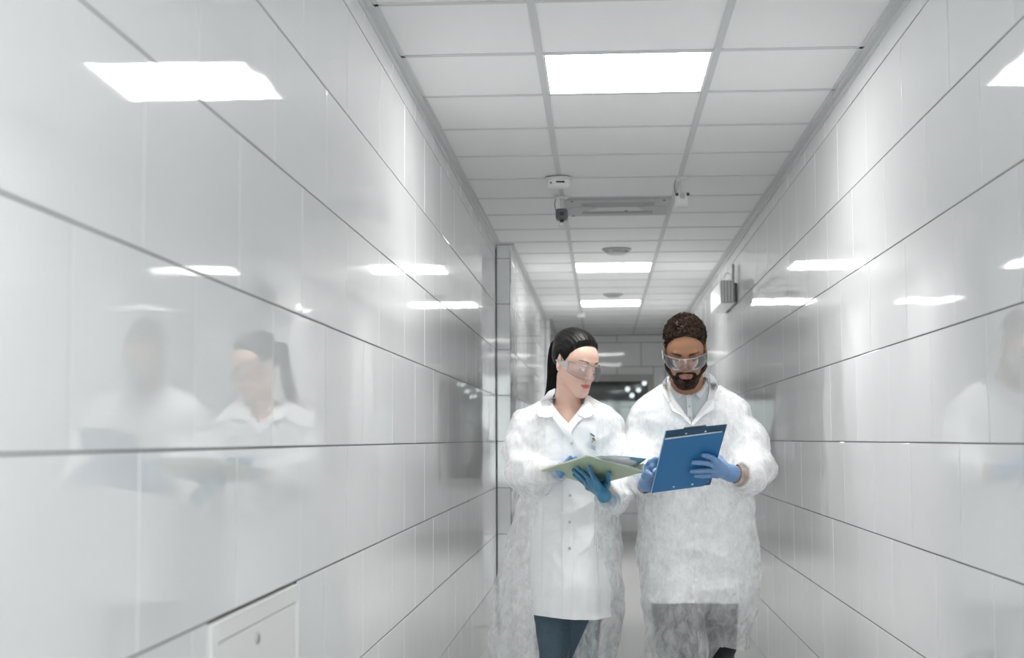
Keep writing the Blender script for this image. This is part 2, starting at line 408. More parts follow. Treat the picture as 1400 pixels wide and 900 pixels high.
# ---------------------------------------------------------------- smoke detector
p = PZ(764, 246, CEIL - .01)
t = thing('smoke_detector', 'round white smoke detector on the ceiling grid above the black camera', 'smoke detector', (p[0], p[1], CEIL))
mb = MB(); mb.lathe([(.066, -.004), (.068, -.010), (.066, -.014), (.001, -.014)], (p[0], p[1], CEIL + .002), 36); mb.build('base', M_PLW, t, False)
mb = MB(); mb.lathe([(.055, -.012), (.056, -.034), (.052, -.044), (.04, -.05), (.001, -.052)], (p[0], p[1], CEIL), 36); mb.build('housing', mat('white_plastic_bright', (.85, .85, .85), .3), t, False)
mb = MB(); mb.box((p[0] - .012, p[1] - .06, CEIL - .034), (p[0] + .03, p[1] - .044, CEIL - .026)); mb.build('slot', M_BLACK, t)
mb = MB(); mb.lathe([(.004, -.0), (.004, -.008), (.001, -.009)], (p[0] - .038, p[1] - .042, CEIL - .032), 10, axis=1); mb.build('indicator', M_BLACK, t)

# ---------------------------------------------------------------- two ceiling cameras
def cctv(name, pxc, pyt, pyb, body, lens_m, label, grey):
    p = PZ(pxc, pyt, CEIL)
    Y = p[1]; t = thing(name, label, 'camera', (p[0], Y, CEIL))
    s = Y / F_PX
    x = p[0]
    mb = MB(); mb.lathe([(.036, 0), (.036, -.008), (.03, -.013), (.001, -.013)], (x, Y, CEIL), 28); mb.build('mount', M_PLW, t)
    mb = MB(); mb.tube([(x, Y, CEIL - .01), (x, Y, CEIL - .075)], .008, 12); mb.build('stem', M_PLW, t, True)
    mb = MB(); mb.tube([(x - .03, Y, CEIL - .005), (x - .038, Y - .002, CEIL - .04), (x - .034, Y, CEIL - .07), (x - .02, Y + .01, CEIL - .09)], .0025, 6); mb.build('cable', M_GREYP, t, True)
    if grey:
        mb = MB(); mb.bbox((x - .032, Y - .05, CEIL - .128), (x + .032, Y + .03, CEIL - .072), .008); h = mb.build('housing', M_GREYP, t)
        mb = MB(); mb.lathe([(.001, -.056), (.009, -.056), (.012, -.05), (.012, -.045)], (x, Y, CEIL - .1), 20, axis=1); mb.build('lens', M_BLACK, h)
        mb = MB(); mb.lathe([(.001, -.022), (.008, -.02), (.012, -.01), (.012, 0)], (x, Y - .03, CEIL - .126), 16); mb.build('knob', M_BLACK, t)
        mb = MB(); mb.bbox((x - .014, Y - .04, CEIL - .165), (x + .014, Y + .0, CEIL - .144), .004); mb.build('holder', M_PLW, t)
    else:
        mb = MB(); mb.bbox((x - .034, Y - .05, CEIL - .15), (x + .034, Y + .03, CEIL - .08), .010); h = mb.build('housing', M_PLW, t)
        for dx in (-.027, .027):
            mb = MB(); mb.lathe([(.001, -.056), (.007, -.056), (.009, -.049)], (x + dx, Y, CEIL - .092), 16, axis=1); mb.build('lens', M_BLACK, h)
        mb = MB(); mb.lathe([(.001, -.054), (.013, -.054), (.015, -.049)], (x, Y, CEIL - .1), 16, axis=1); mb.build('knob', M_GREYM, h)
        mb = MB(); mb.bbox((x - .018, Y - .056, CEIL - .14), (x + .018, Y - .05, CEIL - .128), .002); mb.build('bracket_tab', M_PLW, h)
cctv('security_camera', 768, 269, 305, None, None, 'small dark grey camera hanging from the ceiling left of the grey air conditioning panel', True)
cctv('security_camera', 932, 243, 285, None, None, 'small white camera hanging from the ceiling right of the grey air conditioning panel', False)

# ---------------------------------------------------------------- round ceiling vent and far detector
p = PZ(843, 341, CEIL)
t = thing('ceiling_vent', 'round pale grey ceiling vent in front of the second lit panel', 'vent', (p[0], p[1], CEIL))
mb = MB(); mb.lathe([(.10, .002), (.10, -.006), (.085, -.014), (.08, -.014)], (p[0], p[1], CEIL), 36); mb.build('rim', M_GREYM, t)
mb = MB(); mb.lathe([(.07, -.016), (.068, -.03), (.05, -.036), (.001, -.038)], (p[0], p[1], CEIL), 36); mb.lathe([(.001, -.015), (.03, -.015), (.03, .01)], (p[0], p[1], CEIL), 12); mb.build('disc', mat('vent_disc', (.55, .56, .55), .5), t)
p = PZ(838, 402.5, CEIL)
t = thing('ceiling_vent', 'small far ceiling vent just in front of the farthest lit panel', 'vent', (p[0], p[1], CEIL))
mb = MB(); mb.lathe([(.09, .002), (.09, -.006), (.075, -.014), (.07, -.014)], (p[0], p[1], CEIL), 28); mb.build('rim', M_GREYM, t)
mb = MB(); mb.lathe([(.06, -.012), (.058, -.024), (.04, -.03), (.001, -.03)], (p[0], p[1], CEIL), 28); mb.lathe([(.001, -.011), (.03, -.011), (.03, .01)], (p[0], p[1], CEIL), 12); mb.build('disc', M_GREYM, t)
p = PZ(795, 428, CEIL)
t = thing('smoke_detector', 'far white smoke detector beyond the farthest lit panel', 'smoke detector', (p[0], p[1], CEIL))
mb = MB(); mb.lathe([(.06, .002), (.06, -.012), (.05, -.014), (.001, -.014)], (p[0], p[1], CEIL), 28); mb.build('base', M_PLW, t)
mb = MB(); mb.lathe([(.045, -.012), (.045, -.04), (.03, -.052), (.001, -.053)], (p[0], p[1], CEIL), 28); mb.build('housing', M_WHITE, t)

# ---------------------------------------------------------------- wall-mounted air purifier, right wall
YA = 9.9; a = P(984.5, 383, YA); b = P(1005.5, 415, YA); YE = 10.75
t = thing('air_purifier', 'white slatted air purifier box mounted high on the right wall beyond the man', 'air purifier', (WR, (YA + YE) / 2, b[2]))
mb = MB(); mb.bbox((a[0], YA, b[2]), (WR - .014, YE, a[2]), .006); h = mb.build('housing', M_WHITE, t)
mb = MB(); mb.bbox((a[0] + .003, YA - .006, b[2] + .004), (WR - .018, YA, a[2] - .004), .003); g = mb.build('end_grille', M_GREYM, t)
mb = MB(); n_ = 4
for i in range(n_):
    x = a[0] + .016 + i * (WR - .018 - a[0] - .03) / (n_ - 1); mb.bbox((x - .0045, YA - .013, b[2] + .012), (x + .0045, YA - .005, a[2] - .010), .002)
mb.build('grille_slat', M_PLW, g)
mb = MB(); mb.box((WR - .0145, YA + .0, b[2] + .008), (WR - .0005, YE - .02, a[2] - .02)); mb.build('wall_bracket', M_BLACK, t)
mb = MB(); mb.bbox((WR - .030, YA + .02, a[2]), (WR - .012, YA + .035, a[2] + .11), .002); mb.build('conduit', M_GREYM, t)
mb = MB(); c_ = np.array([a[0] + .055, YA + .03, a[2]])
mb.tube([c_ + np.array([.026 * math.cos(q) - 0, 0, .006 + .045 * math.sin(q)]) for q in np.linspace(0, math.pi, 14)], .003, 8); mb.build('hanging_loop', M_METAL, t, True)

# ---------------------------------------------------------------- access panel, left wall
t = thing('access_panel', 'white metal access panel with small lock low in the left tiled wall', 'access panel', (WL, (PAN_Y0 + PAN_Y1) / 2, PAN_Z0))
M_PANEL = mat('white_panel_paint', (.86, .86, .85), .45)
mb = MB(); e = .05
mb.bbox((WL - .05, PAN_Y0 + .003, PAN_Z0 + .003), (WL + .006, PAN_Y0 + e, PAN_Z1 - .003), .003); mb.bbox((WL - .05, PAN_Y1 - e * .4, PAN_Z0 + .003), (WL + .006, PAN_Y1 - .003, PAN_Z1 - .003), .003)
mb.bbox((WL - .05, PAN_Y0 + e, PAN_Z1 - .042), (WL + .006, PAN_Y1 - e * .4, PAN_Z1 - .003), .003); mb.bbox((WL - .05, PAN_Y0 + e, PAN_Z0 + .003), (WL + .006, PAN_Y1 - e * .4, PAN_Z0 + .04), .003)
mb.build('frame', M_PANEL, t)
mb = MB(); mb.bbox((WL - .02, PAN_Y0 + e + .003, PAN_Z0 + .043), (WL + .003, PAN_Y1 - e * .4 - .003, PAN_Z1 - .045), .003); d_ = mb.build('door', M_PANEL, t)
q = PPl(352, 873, (WL + .004, 0, 0), np.array([1., 0, 0]))
mb = MB(); mb.lathe([(.012, 0), (.012, .003), (.009, .005), (.001, .005)], (WL + .0025, q[1], q[2]), 20, axis=0); l_ = mb.build('lock', M_METAL, d_)

# ================================================================ PEOPLE: modelling tools
f4 = np.float32
class SDF:
    def __init__(s): s.ops = []; s.disp = None
    def add(s, fn, c, r, k=.01, sub=False, mode='n'): s.ops.append((fn, np.array(c, f4), float(r), float(k), sub, mode)); return s
    def cap(s, a, b, ra, rb=None, k=.01, sub=False):
        rb = ra if rb is None else rb
        a = np.array(a, f4); b = np.array(b, f4); ab = b - a; L = float(ab @ ab) + 1e-12
        def fn(p):
            t = np.clip(((p - a) @ ab) / L, 0, 1); return np.sqrt((((p - a) - t[:, None] * ab) ** 2).sum(1)) - (ra + (rb - ra) * t)
        return s.add(fn, (a + b) / 2, math.sqrt(L) / 2 + max(ra, rb), k, sub)
    def chain(s, pts, rs, k=.01):
        for i in range(len(pts) - 1): s.cap(pts[i], pts[i + 1], rs[i], rs[i + 1], k)
        return s
    def ell(s, c, r, k=.01, sub=False, R=None):
        c = np.array(c, f4); r = np.array(r, f4)
        def fn(p):
            q = p - c
            if R is not None: q = q @ R.astype(f4)
            k0 = np.sqrt(((q / r) ** 2).sum(1)); k1 = np.sqrt(((q / (r * r)) ** 2).sum(1)) + 1e-9
            return k0 * (k0 - 1) / k1
        return s.add(fn, c, r.max(), k, sub)
    def column(s, secs, k=.02, n=2.4, zlim=None):
        """secs: rows (z, cx, cy, a, b) from low to high z"""
        S = np.array(sorted(secs), float)
        z = S[:, 0]
        def fn(p):
            pz = p[:, 2]
            cx, cy, a, b = [np.interp(pz, z, S[:, i]).astype(f4) for i in (1, 2, 3, 4)]
            x = np.abs(p[:, 0] - cx) / a; y = np.abs(p[:, 1] - cy) / b
            rho = (x ** n + y ** n + 1e-9) ** (1 / n)
            d = (rho - 1) * np.where(x > y, a, b) * .9 if False else (rho - 1) * (a * x ** 2 + b * y ** 2) / (x ** 2 + y ** 2 + 1e-6)
            return np.maximum(d, np.maximum(pz - z[-1], z[0] - pz)).astype(f4)
        c = (S[:, 1].mean(), S[:, 2].mean(), (z[0] + z[-1]) / 2)
        return s.add(fn, c, max((z[-1] - z[0]) / 2, S[:, 3].max(), S[:, 4].max()) * 1.5 + .1, k)
    def __call__(s, p, marg=.06):
        p = p.astype(f4); d = np.full(len(p), .5, f4)
        for fn, c, r, k, sub, mode in s.ops:
            m = np.abs(p - c).max(1) < r + marg
            if not m.any(): continue
            q = fn(p[m]).astype(f4); e = d[m]
            if sub:
                q = -q; h = np.clip(.5 - .5 * (q - e) / k, 0, 1) if False else np.clip(.5 + .5 * (q - e) / k, 0, 1)
                d[m] = e + (q - e) * h + k * h * (1 - h)
            else:
                h = np.clip(.5 + .5 * (e - q) / k, 0, 1); d[m] = e + (q - e) * h - k * h * (1 - h)
        if s.disp is not None:
            m = np.abs(d) < .03
            if m.any(): d[m] += s.disp(p[m]).astype(f4)
        return d
def hsh(ix, iy, iz, seed):
    h = (ix.astype(np.int64) * 374761393 + iy.astype(np.int64) * 668265263 + iz.astype(np.int64) * 2147483647 + seed * 1274126177) & 0xffffffff
    h = ((h ^ (h >> 13)) * 1274126177) & 0xffffffff
    return (((h ^ (h >> 16)) & 0xffff) / 32767.5 - 1).astype(f4)
def vnoise(p, fr, seed=0):
    q = p * np.array(fr, f4); i = np.floor(q); f = q - i; i = i.astype(np.int64); f = f * f * (3 - 2 * f)
    r = 0
    for dx in (0, 1):
        wx_ = f[:, 0] if dx else 1 - f[:, 0]
        for dy in (0, 1):
            wy = f[:, 1] if dy else 1 - f[:, 1]
            for dz in (0, 1):
                wz = f[:, 2] if dz else 1 - f[:, 2]
                r = r + wx_ * wy * wz * hsh(i[:, 0] + dx, i[:, 1] + dy, i[:, 2] + dz, seed)
    return r
def ridge(p, fr, seed=0, warp=.0):
    if warp:
        p = p + warp * np.stack([vnoise(p, 9, seed + 1), vnoise(p, 9, seed + 2), vnoise(p, 9, seed + 3)], 1)
    return np.abs(vnoise(p, fr, seed)) * 2 - .6        # sharp valleys
def polygonise(F, lo, hi, h, B=8):
    lo = np.array(lo, float); hi = np.array(hi, float)
    nb = np.ceil((hi - lo) / (h * B)).astype(int); n = nb * B
    g = [lo[i] + (np.arange(nb[i]) * B + (B - 1) / 2) * h for i in range(3)]
    X, Y_, Z = np.meshgrid(*g, indexing='ij')
    cc = np.stack([X.ravel(), Y_.ravel(), Z.ravel()], 1)
    dc = F(cc, marg=B * h * 2 + .03)
    act = np.abs(dc) < B * h * .87 * 1.9 + .006
    G = np.repeat(np.repeat(np.repeat(dc.reshape(nb), B, 0), B, 1), B, 2).astype(f4)
    ai = np.argwhere(act.reshape(nb))
    loc = np.stack(np.meshgrid(np.arange(B), np.arange(B), np.arange(B), indexing='ij'), -1).reshape(-1, 3)
    for s0 in range(0, len(ai), 3000):
        a = ai[s0:s0 + 3000]; idx = (a[:, None, :] * B + loc[None]).reshape(-1, 3)
        G[idx[:, 0], idx[:, 1], idx[:, 2]] = F(lo + idx * h)
    G[0] = G[-1] = .1; G[:, 0] = G[:, -1] = .1; G[:, :, 0] = G[:, :, -1] = .1
    I = G < 0
    cnt = sum(I[dx:n[0] - 1 + dx, dy:n[1] - 1 + dy, dz:n[2] - 1 + dz].astype(np.int8) for dx in (0, 1) for dy in (0, 1) for dz in (0, 1))
    cell = np.argwhere((cnt > 0) & (cnt < 8)); N = len(cell)
    acc = np.zeros((N, 3)); num = np.zeros(N)
    cor = [(a, b, c) for a in (0, 1) for b in (0, 1) for c in (0, 1)]
    val = {c: G[cell[:, 0] + c[0], cell[:, 1] + c[1], cell[:, 2] + c[2]] for c in cor}
    for c in cor:
        for ax in range(3):
            if c[ax]: continue
            e = list(c); e[ax] = 1; e = tuple(e); a, b = val[c], val[e]; m_ = (a < 0) != (b < 0)
            t = np.where(m_, a / np.where(a - b == 0, 1, a - b), 0)
            q = np.tile(np.array(c, float), (N, 1)); q[:, ax] += t; acc += q * m_[:, None]; num += m_
    V = lo + (cell + acc / num[:, None]) * h
    key = (cell[:, 0] * n[1] + cell[:, 1]) * n[2] + cell[:, 2]      # sorted already
    def vid(c): k = (c[:, 0] * n[1] + c[:, 1]) * n[2] + c[:, 2]; return np.searchsorted(key, k)
    Q = []
    for ax in range(3):
        sl = [slice(1, -1)] * 3; a_ = [slice(0, -1) if i == ax else slice(1, -1) for i in range(3)]; b_ = [slice(1, None) if i == ax else slice(1, -1) for i in range(3)]
        A, Bm = I[tuple(a_)], I[tuple(b_)]
        e = np.argwhere(A != Bm); off = np.array([0 if i == ax else 1 for i in range(3)]); ins = A[e[:, 0], e[:, 1], e[:, 2]]; e = e + off
        o = [i for i in range(3) if i != ax]; u = np.zeros(3, int); v = np.zeros(3, int); u[o[0]] = 1; v[o[1]] = 1
        q = np.stack([vid(e - u - v), vid(e - v), vid(e), vid(e - u)], 1)
        flip = ins if ax != 1 else ~ins
        q[~flip] = q[~flip][:, ::-1]; Q.append(q)
    return V, np.concatenate(Q)
def tris(Q): return np.concatenate([Q[:, [0, 1, 2]], Q[:, [0, 2, 3]]])
def clip(V, T, s):
    """keep the part of a triangle mesh where s > 0"""
    p = s > 0; c = p[T].sum(1); full = T[c == 3]; out = [full]; newV = []; base = len(V); cache = {}
    def cut(i, j):
        k = (min(i, j), max(i, j))
        if k not in cache:
            t = s[k[0]] / (s[k[0]] - s[k[1]]); cache[k] = base + len(newV); newV.append(V[k[0]] + t * (V[k[1]] - V[k[0]]))
        return cache[k]
    ex = []
    for t in T[(c == 1) | (c == 2)]:
        q = [i for i in range(3) if p[t[i]]]
        if len(q) == 1: i = q[0]; a, b, d = t[i], t[(i + 1) % 3], t[(i + 2) % 3]; ex.append((a, cut(a, b), cut(a, d)))
        else:
            i = [i for i in range(3) if not p[t[i]]][0]; a, b, d = t[i], t[(i + 1) % 3], t[(i + 2) % 3]; x, y = cut(a, b), cut(a, d); ex += [(x, b, d), (x, d, y)]
    V2 = np.concatenate([V, np.array(newV).reshape(-1, 3)]); T2 = np.concatenate([full, np.array(ex, int).reshape(-1, 3)])
    used = np.zeros(len(V2), bool); used[T2.ravel()] = True; mp = np.cumsum(used) - 1
    return V2[used], mp[T2]
def laplace(V, T, it=2, lam=.5):
    E = np.concatenate([T[:, [0, 1]], T[:, [1, 2]], T[:, [2, 0]]]); E = np.concatenate([E, E[:, ::-1]])
    for _ in range(it):
        a = np.zeros_like(V); c = np.bincount(E[:, 0], minlength=len(V))[:, None]
        for k in range(3): a[:, k] = np.bincount(E[:, 0], V[E[:, 1], k], minlength=len(V))
        V = V + lam * (a / np.maximum(c, 1) - V)
    return V
def proj(V):                                    # world -> pixel of the photograph
    q = (V - np.array([0, 0, CAMZ])) @ RC.T
    return 700 + F_PX * q[:, 0] / q[:, 1], 450 - F_PX * q[:, 2] / q[:, 1]
def inpoly(x, y, poly):
    """signed distance, positive inside"""
    poly = np.array(poly, float); n = len(poly); d = np.full(len(x), 1e9); ins = np.zeros(len(x), bool)
    for i in range(n):
        a, b = poly[i], poly[(i + 1) % n]; e = b - a; wx_, wy = x - a[0], y - a[1]
        t = np.clip((wx_ * e[0] + wy * e[1]) / (e @ e + 1e-9), 0, 1); d = np.minimum(d, np.hypot(wx_ - t * e[0], wy - t * e[1]))
        c = ((a[1] > y) != (b[1] > y)) & (x < (b[0] - a[0]) * (y - a[1]) / (b[1] - a[1] + 1e-12) + a[0]); ins ^= c
    return np.where(ins, d, -d)
def drape(bvh, poly, off, th, name, m_, parent, step=1.0, lift=None, edge=1.5, Yfall=5.42):
    """a cloth piece lying on a garment: outline in photo pixels, laid on the garment's surface"""
    poly = np.array(poly, float); x0, y0 = poly.min(0) - 1; x1, y1 = poly.max(0) + 1
    nx, ny = int((x1 - x0) / step) + 2, int((y1 - y0) / step) + 2
    V = []; Yl = None
    gx, gy = np.meshgrid(x0 + np.arange(nx) * step, y0 + np.arange(ny) * step, indexing='ij')
    Yg = np.full(gx.shape, np.nan)
    for i in range(nx):
        for j in range(ny):
            r_ = ray(gx[i, j], gy[i, j]); r_ = r_ / np.linalg.norm(r_)
            h = bvh.ray_cast(Vector((0, 0, CAMZ)), Vector(r_))
            if h[0] is not None and 5.0 < h[0].y < 5.75: Yg[i, j] = h[0].y
    Yg[np.isnan(Yg)] = np.nanmedian(Yg) if np.isfinite(Yg).any() else Yfall
    K = Yg.copy()
    for _ in range(4):
        Pd = np.pad(K, 1, mode='edge'); K = (Pd[:-2, 1:-1] + Pd[2:, 1:-1] + Pd[1:-1, :-2] + Pd[1:-1, 2:] + 2 * K) / 6
        K = np.minimum(K, Yg)
    for _ in range(5):
        Pd = np.pad(K, 1, mode='edge'); K = (Pd[:-2, 1:-1] + Pd[2:, 1:-1] + Pd[1:-1, :-2] + Pd[1:-1, 2:] + 2 * K) / 6
    o = off if lift is None else None
    X = np.empty((nx * ny, 3)); fx, fy = gx.ravel(), gy.ravel()
    sd = inpoly(fx, fy, poly)
    for q in range(nx * ny):
        e = off + (lift(fx[q], fy[q]) if lift else 0)
        X[q] = P(fx[q], fy[q], K.ravel()[q] - e)
    ii = np.arange(nx * ny).reshape(nx, ny)
    Q = np.stack([ii[:-1, :-1], ii[:-1, 1:], ii[1:, 1:], ii[1:, :-1]], -1).reshape(-1, 4)
    V, T = clip(X, tris(Q), sd + .01)
    ob = link(name, V, T, m_, parent, True)
    sm = ob.modifiers.new('thickness', 'SOLIDIFY'); sm.thickness = th; sm.offset = 0
    return ob
def sect(rows, Ydef, smooth=True):
    """garment outline rows (py, left px, right px, Y, half depth) -> sections"""
    S = []
    for py, l, r, Y, b in rows:
        A, B_ = P(l, py, Y), P(r, py, Y); S.append(((A[2] + B_[2]) / 2, (A[0] + B_[0]) / 2, Y, (B_[0] - A[0]) / 2, b))
    S = sorted(S)
    z = np.array([q[0] for q in S]); zz = np.linspace(z[0], z[-1], 120); out = [np.interp(zz, z, [q[i] for q in S]) for i in range(1, 5)]
    for _ in range(5):
        for o in out: o[1:-1] = (o[:-2] + 2 * o[1:-1] + o[2:]) / 4
    return list(zip(zz, *out))
def rot(yaw, pitch, roll=0):
    a, b, c = math.radians(yaw), math.radians(pitch), math.radians(roll)
    Rz = np.array([[math.cos(a), -math.sin(a), 0], [math.sin(a), math.cos(a), 0], [0, 0, 1]])
    Rx = np.array([[1, 0, 0], [0, math.cos(b), -math.sin(b)], [0, math.sin(b), math.cos(b)]])
    Ry = np.array([[math.cos(c), 0, math.sin(c)], [0, 1, 0], [-math.sin(c), 0, math.cos(c)]])
    return Rz @ Ry @ Rx
class Head:
    """local frame: face towards -y, x to the picture's right, z up, origin between the ears"""
    def __init__(s, o, R, sc, fem): s.o = np.array(o, float); s.R = R; s.s = sc; s.fem = fem
    def W(s, p): return s.o + s.s * (s.R @ np.array(p, float))
    def L(s, p): return ((p - s.o) @ s.R) / s.s
    def prims(s, F, ears=True):
        q = s.s; f = s.fem
        def E(c, r, kk, sub=False, Rl=None): F.ell(s.W(c), np.array(r) * q, kk * q, sub, s.R if Rl is None else s.R @ Rl)
        def K(a, b, ra, rb, kk, sub=False): F.cap(s.W(a), s.W(b), ra * q, rb * q, kk * q, sub)
        jw = .043 if f else .053; cz = -.0975 if f else -.100
        E((0, .018, .042), (.072, .092, .083), .01)
        E((0, -.030, .0), (.062, .058, .075), .03)
        E((0, -.045, .035), (.055, .040, .045), .03)
        for x in (-1, 1):
            K((x * jw, -.005, -.055), (x * (.013 if f else .018), -.070, cz + .003), .018, .015 if f else .017, .042 if f else .03)
            K((x * .062, .005, -.01), (x * jw, -.005, -.055), .012, .016, .02)
            E((x * .040, -.060, -.022), (.022, .022, .024), .02)
        E((0, -.058, -.060), (.036, .034, .044), .025)
        E((0, -.075, cz), (.015 if f else .021, .013, .013), .02)
        # brow ridge, eye sockets, lids
        K((-.030, -.084, .024), (.030, -.084, .024), .010, .010, .012)
        for x in (-1, 1):
            E((x * .031, -.100, .004), (.020, .014, .012), .010, True)
            E((x * .031, -.0775, .003), (.0155, .0125, .0120), .003)
            K((x * .018, -.0865, -.0005), (x * .031, -.0905, -.003), .0016, .0018, .002)
            K((x * .031, -.0905, -.003), (x * .045, -.0825, -.0005), .0018, .0014, .002)
        # nose
        K((0, -.088, .014), (0, -.105, -.026), .0065 if f else .0085, .0085 if f else .0105, .012)
        E((0, -.107, -.030), (.0095 if f else .0115, .0095, .0085), .006)
        for x in (-1, 1):
            E((x * (.0115 if f else .015), -.097, -.033), (.0075, .009, .0065), .006)
            E((x * .0065, -.104, -.0405), (.0032, .005, .003), .002, True)
        # mouth
        K((0, -.091, -.045), (0, -.091, -.053), .003, .004, .01)
        for x in (-1, 1):
            K((0, -.0955, -.0585), (x * .010, -.0945, -.0575), .0042, .0045, .003)
            K((x * .010, -.0945, -.0575), (x * .0235, -.0855, -.0625), .0045, .0018, .003)
            K((0, -.0955, -.0685), (x * .014, -.0915, -.0672), .0055, .0045, .003)
            K((x * .014, -.0915, -.0672), (x * .0235, -.0850, -.0628), .0045, .0015, .003)
            K((0, -.101, -.0633), (x * .012, -.0985, -.0620), .0010, .0010, .0018, True)
            K((x * .012, -.0985, -.0620), (x * .0235, -.0875, -.0628), .0010, .0010, .0018, True)
        K((-.008, -.094, -.079), (.008, -.094, -.079), .003, .003, .010, True)
        # ears
        for x in ((-1, 1) if ears else ()):
            Re = rot(x * 24, 0, 0) @ rot(0, -12, 0)
            E((x * .0745, .012, -.002), (.0075, .018, .031), .004, False, Re)
            E((x * .0815, .006, .002), (.006, .009, .018), .003, True, Re)
            E((x * .0760, .006, -.006), (.004, .005, .006), .003, False, Re)
            E((x * .0730, .004, -.027), (.005, .008, .009), .004)
def colour(ob, fn, V):
    """per-vertex base colours of skin, lips, brows, stubble (the thing's own colours)"""
    col = fn(V); a = ob.data.color_attributes.new('tint', 'FLOAT_COLOR', 'POINT')
    a.data.foreach_set('color', np.concatenate([col, np.ones((len(col), 1))], 1).ravel().astype(f4))
def sm01(x, a, b): t = np.clip((x - a) / (b - a), 0, 1); return t * t * (3 - 2 * t)

# ---------------------------------------------------------------- people's materials
def skin_mat(name):
    m = mat(name, (.6, .4, .3), .48, Subsurface_Weight=.12, Subsurface_Scale=.01)
    at = nd(m, 'ShaderNodeAttribute'); at.attribute_name = 'tint'; b = m.node_tree.nodes['Principled BSDF']; lk(m, at.outputs['Color'], b.inputs['Base Color'])
    b.inputs['Subsurface Radius'].default_value = (1, .35, .2)
    bump_noise(m, 500, .0002, 2, .4); return m
M_SKIN = skin_mat('skin')
def fabric(name, col, rough=.75, fs=900, wr=14, wd=.003):
    m = mat(name, col, rough, Sheen_Weight=.1)
    b = m.node_tree.nodes['Principled BSDF']
    n1, b1 = bump_noise(m, wr, wd, 3, 1)
    tc = nd(m, 'ShaderNodeTexCoord'); n2 = nd(m, 'ShaderNodeTexNoise'); n2.inputs['Scale'].default_value = fs; lk(m, tc.outputs['Object'], n2.inputs['Vector'])
    b2 = nd(m, 'ShaderNodeBump'); b2.inputs['Distance'].default_value = .0002; b2.inputs['Strength'].default_value = .5
    lk(m, n2.outputs[0], b2.inputs['Height']); lk(m, b1.outputs[0], b2.inputs['Normal']); lk(m, b2.outputs[0], b.inputs['Normal'])
    return m
M_COAT = fabric('white_cotton', (.86, .86, .865), .8, 900, 14, .0045)
M_SHIRT = fabric('pale_shirt', (.60, .63, .66), .8, 900, 20, .002)
M_SHIRT2 = fabric('white_shirt_collar', (.74, .76, .78), .8, 900, 20, .001)
M_JEANS = fabric('blue_denim', (.055, .095, .15), .85, 1500, 18, .004)
noise_col(M_JEANS, 500, (.045, .075, .105), (.085, .13, .17), 2)
M_TROU = fabric('black_trouser_cloth', (.012, .012, .014), .85, 900, 18, .004)
M_SHOE = mat('black_leather', (.015, .015, .016), .35)
M_SHOEW = mat('white_shoe_leather', (.7, .7, .7), .45)
M_GLOVE_D = mat('blue_nitrile', (.055, .22, .38), .38); bump_noise(M_GLOVE_D, 90, .0008, 3, .7)
M_GLOVE_L = mat('light_blue_nitrile', (.17, .31, .56), .40); bump_noise(M_GLOVE_L, 90, .0008, 3, .7)
def hair_mat(name, c1, c2, mapping):
    m = mat(name, c1, .42 if 'black' in name else .6, Specular_IOR_Level=.25 if 'black' in name else .12); noise_col(m, 60, c1, c2, 3, .4, .7, mapping); return m
M_HAIR_B = hair_mat('black_hair', (.003, .0028, .003), (.010, .008, .007), (1, 1, 1))
M_HAIR_C = hair_mat('dark_brown_curly_hair', (.016, .009, .006), (.065, .038, .026), (1, 1, 1))
def gown_mat(name, wr=20, wd=.0013):
    m = bpy.data.materials.new(name); m.use_nodes = True; nt = m.node_tree; b = nt.nodes['Principled BSDF']
    b.inputs['Base Color'].default_value = (.92, .922, .925, 1); b.inputs['Roughness'].default_value = .65
    b.inputs['Specular IOR Level'].default_value = .12
    n1, b1 = bump_noise(m, wr, wd, 4, 1)
    n1.inputs['Roughness'].default_value = .55
    trl = nd(m, 'ShaderNodeBsdfTranslucent'); trl.inputs[0].default_value = (.93, .935, .94, 1)
    m1 = nd(m, 'ShaderNodeMixShader'); m1.inputs[0].default_value = .38; lk(m, b.outputs[0], m1.inputs[1]); lk(m, trl.outputs[0], m1.inputs[2])
    tc = nd(m, 'ShaderNodeTexCoord'); n2 = nd(m, 'ShaderNodeTexNoise'); n2.inputs['Scale'].default_value = 34; n2.inputs['Detail'].default_value = 5; n2.inputs['Roughness'].default_value = .68; n2.inputs['Distortion'].default_value = .5
    mp = nd(m, 'ShaderNodeMapping'); mp.inputs['Scale'].default_value = (1, 1, .6); mp.inputs['Rotation'].default_value = (.3, .2, 0)
    lk(m, tc.outputs['Object'], mp.inputs[0]); lk(m, mp.outputs[0], n2.inputs['Vector'])
    mr = nd(m, 'ShaderNodeMapRange'); mr.inputs['From Min'].default_value = .34; mr.inputs['From Max'].default_value = .66; mr.inputs['To Min'].default_value = .70; mr.inputs['To Max'].default_value = .36
    lk(m, n2.outputs[0], mr.inputs['Value'])
    tr = nd(m, 'ShaderNodeBsdfTransparent'); m2 = nd(m, 'ShaderNodeMixShader')
    lk(m, mr.outputs[0], m2.inputs[0]); lk(m, m1.outputs[0], m2.inputs[1]); lk(m, tr.outputs[0], m2.inputs[2]); lk(m, m2.outputs[0], nt.nodes['Material Output'].inputs[0])
    return m
M_GOWN = gown_mat('translucent_white_nonwoven')
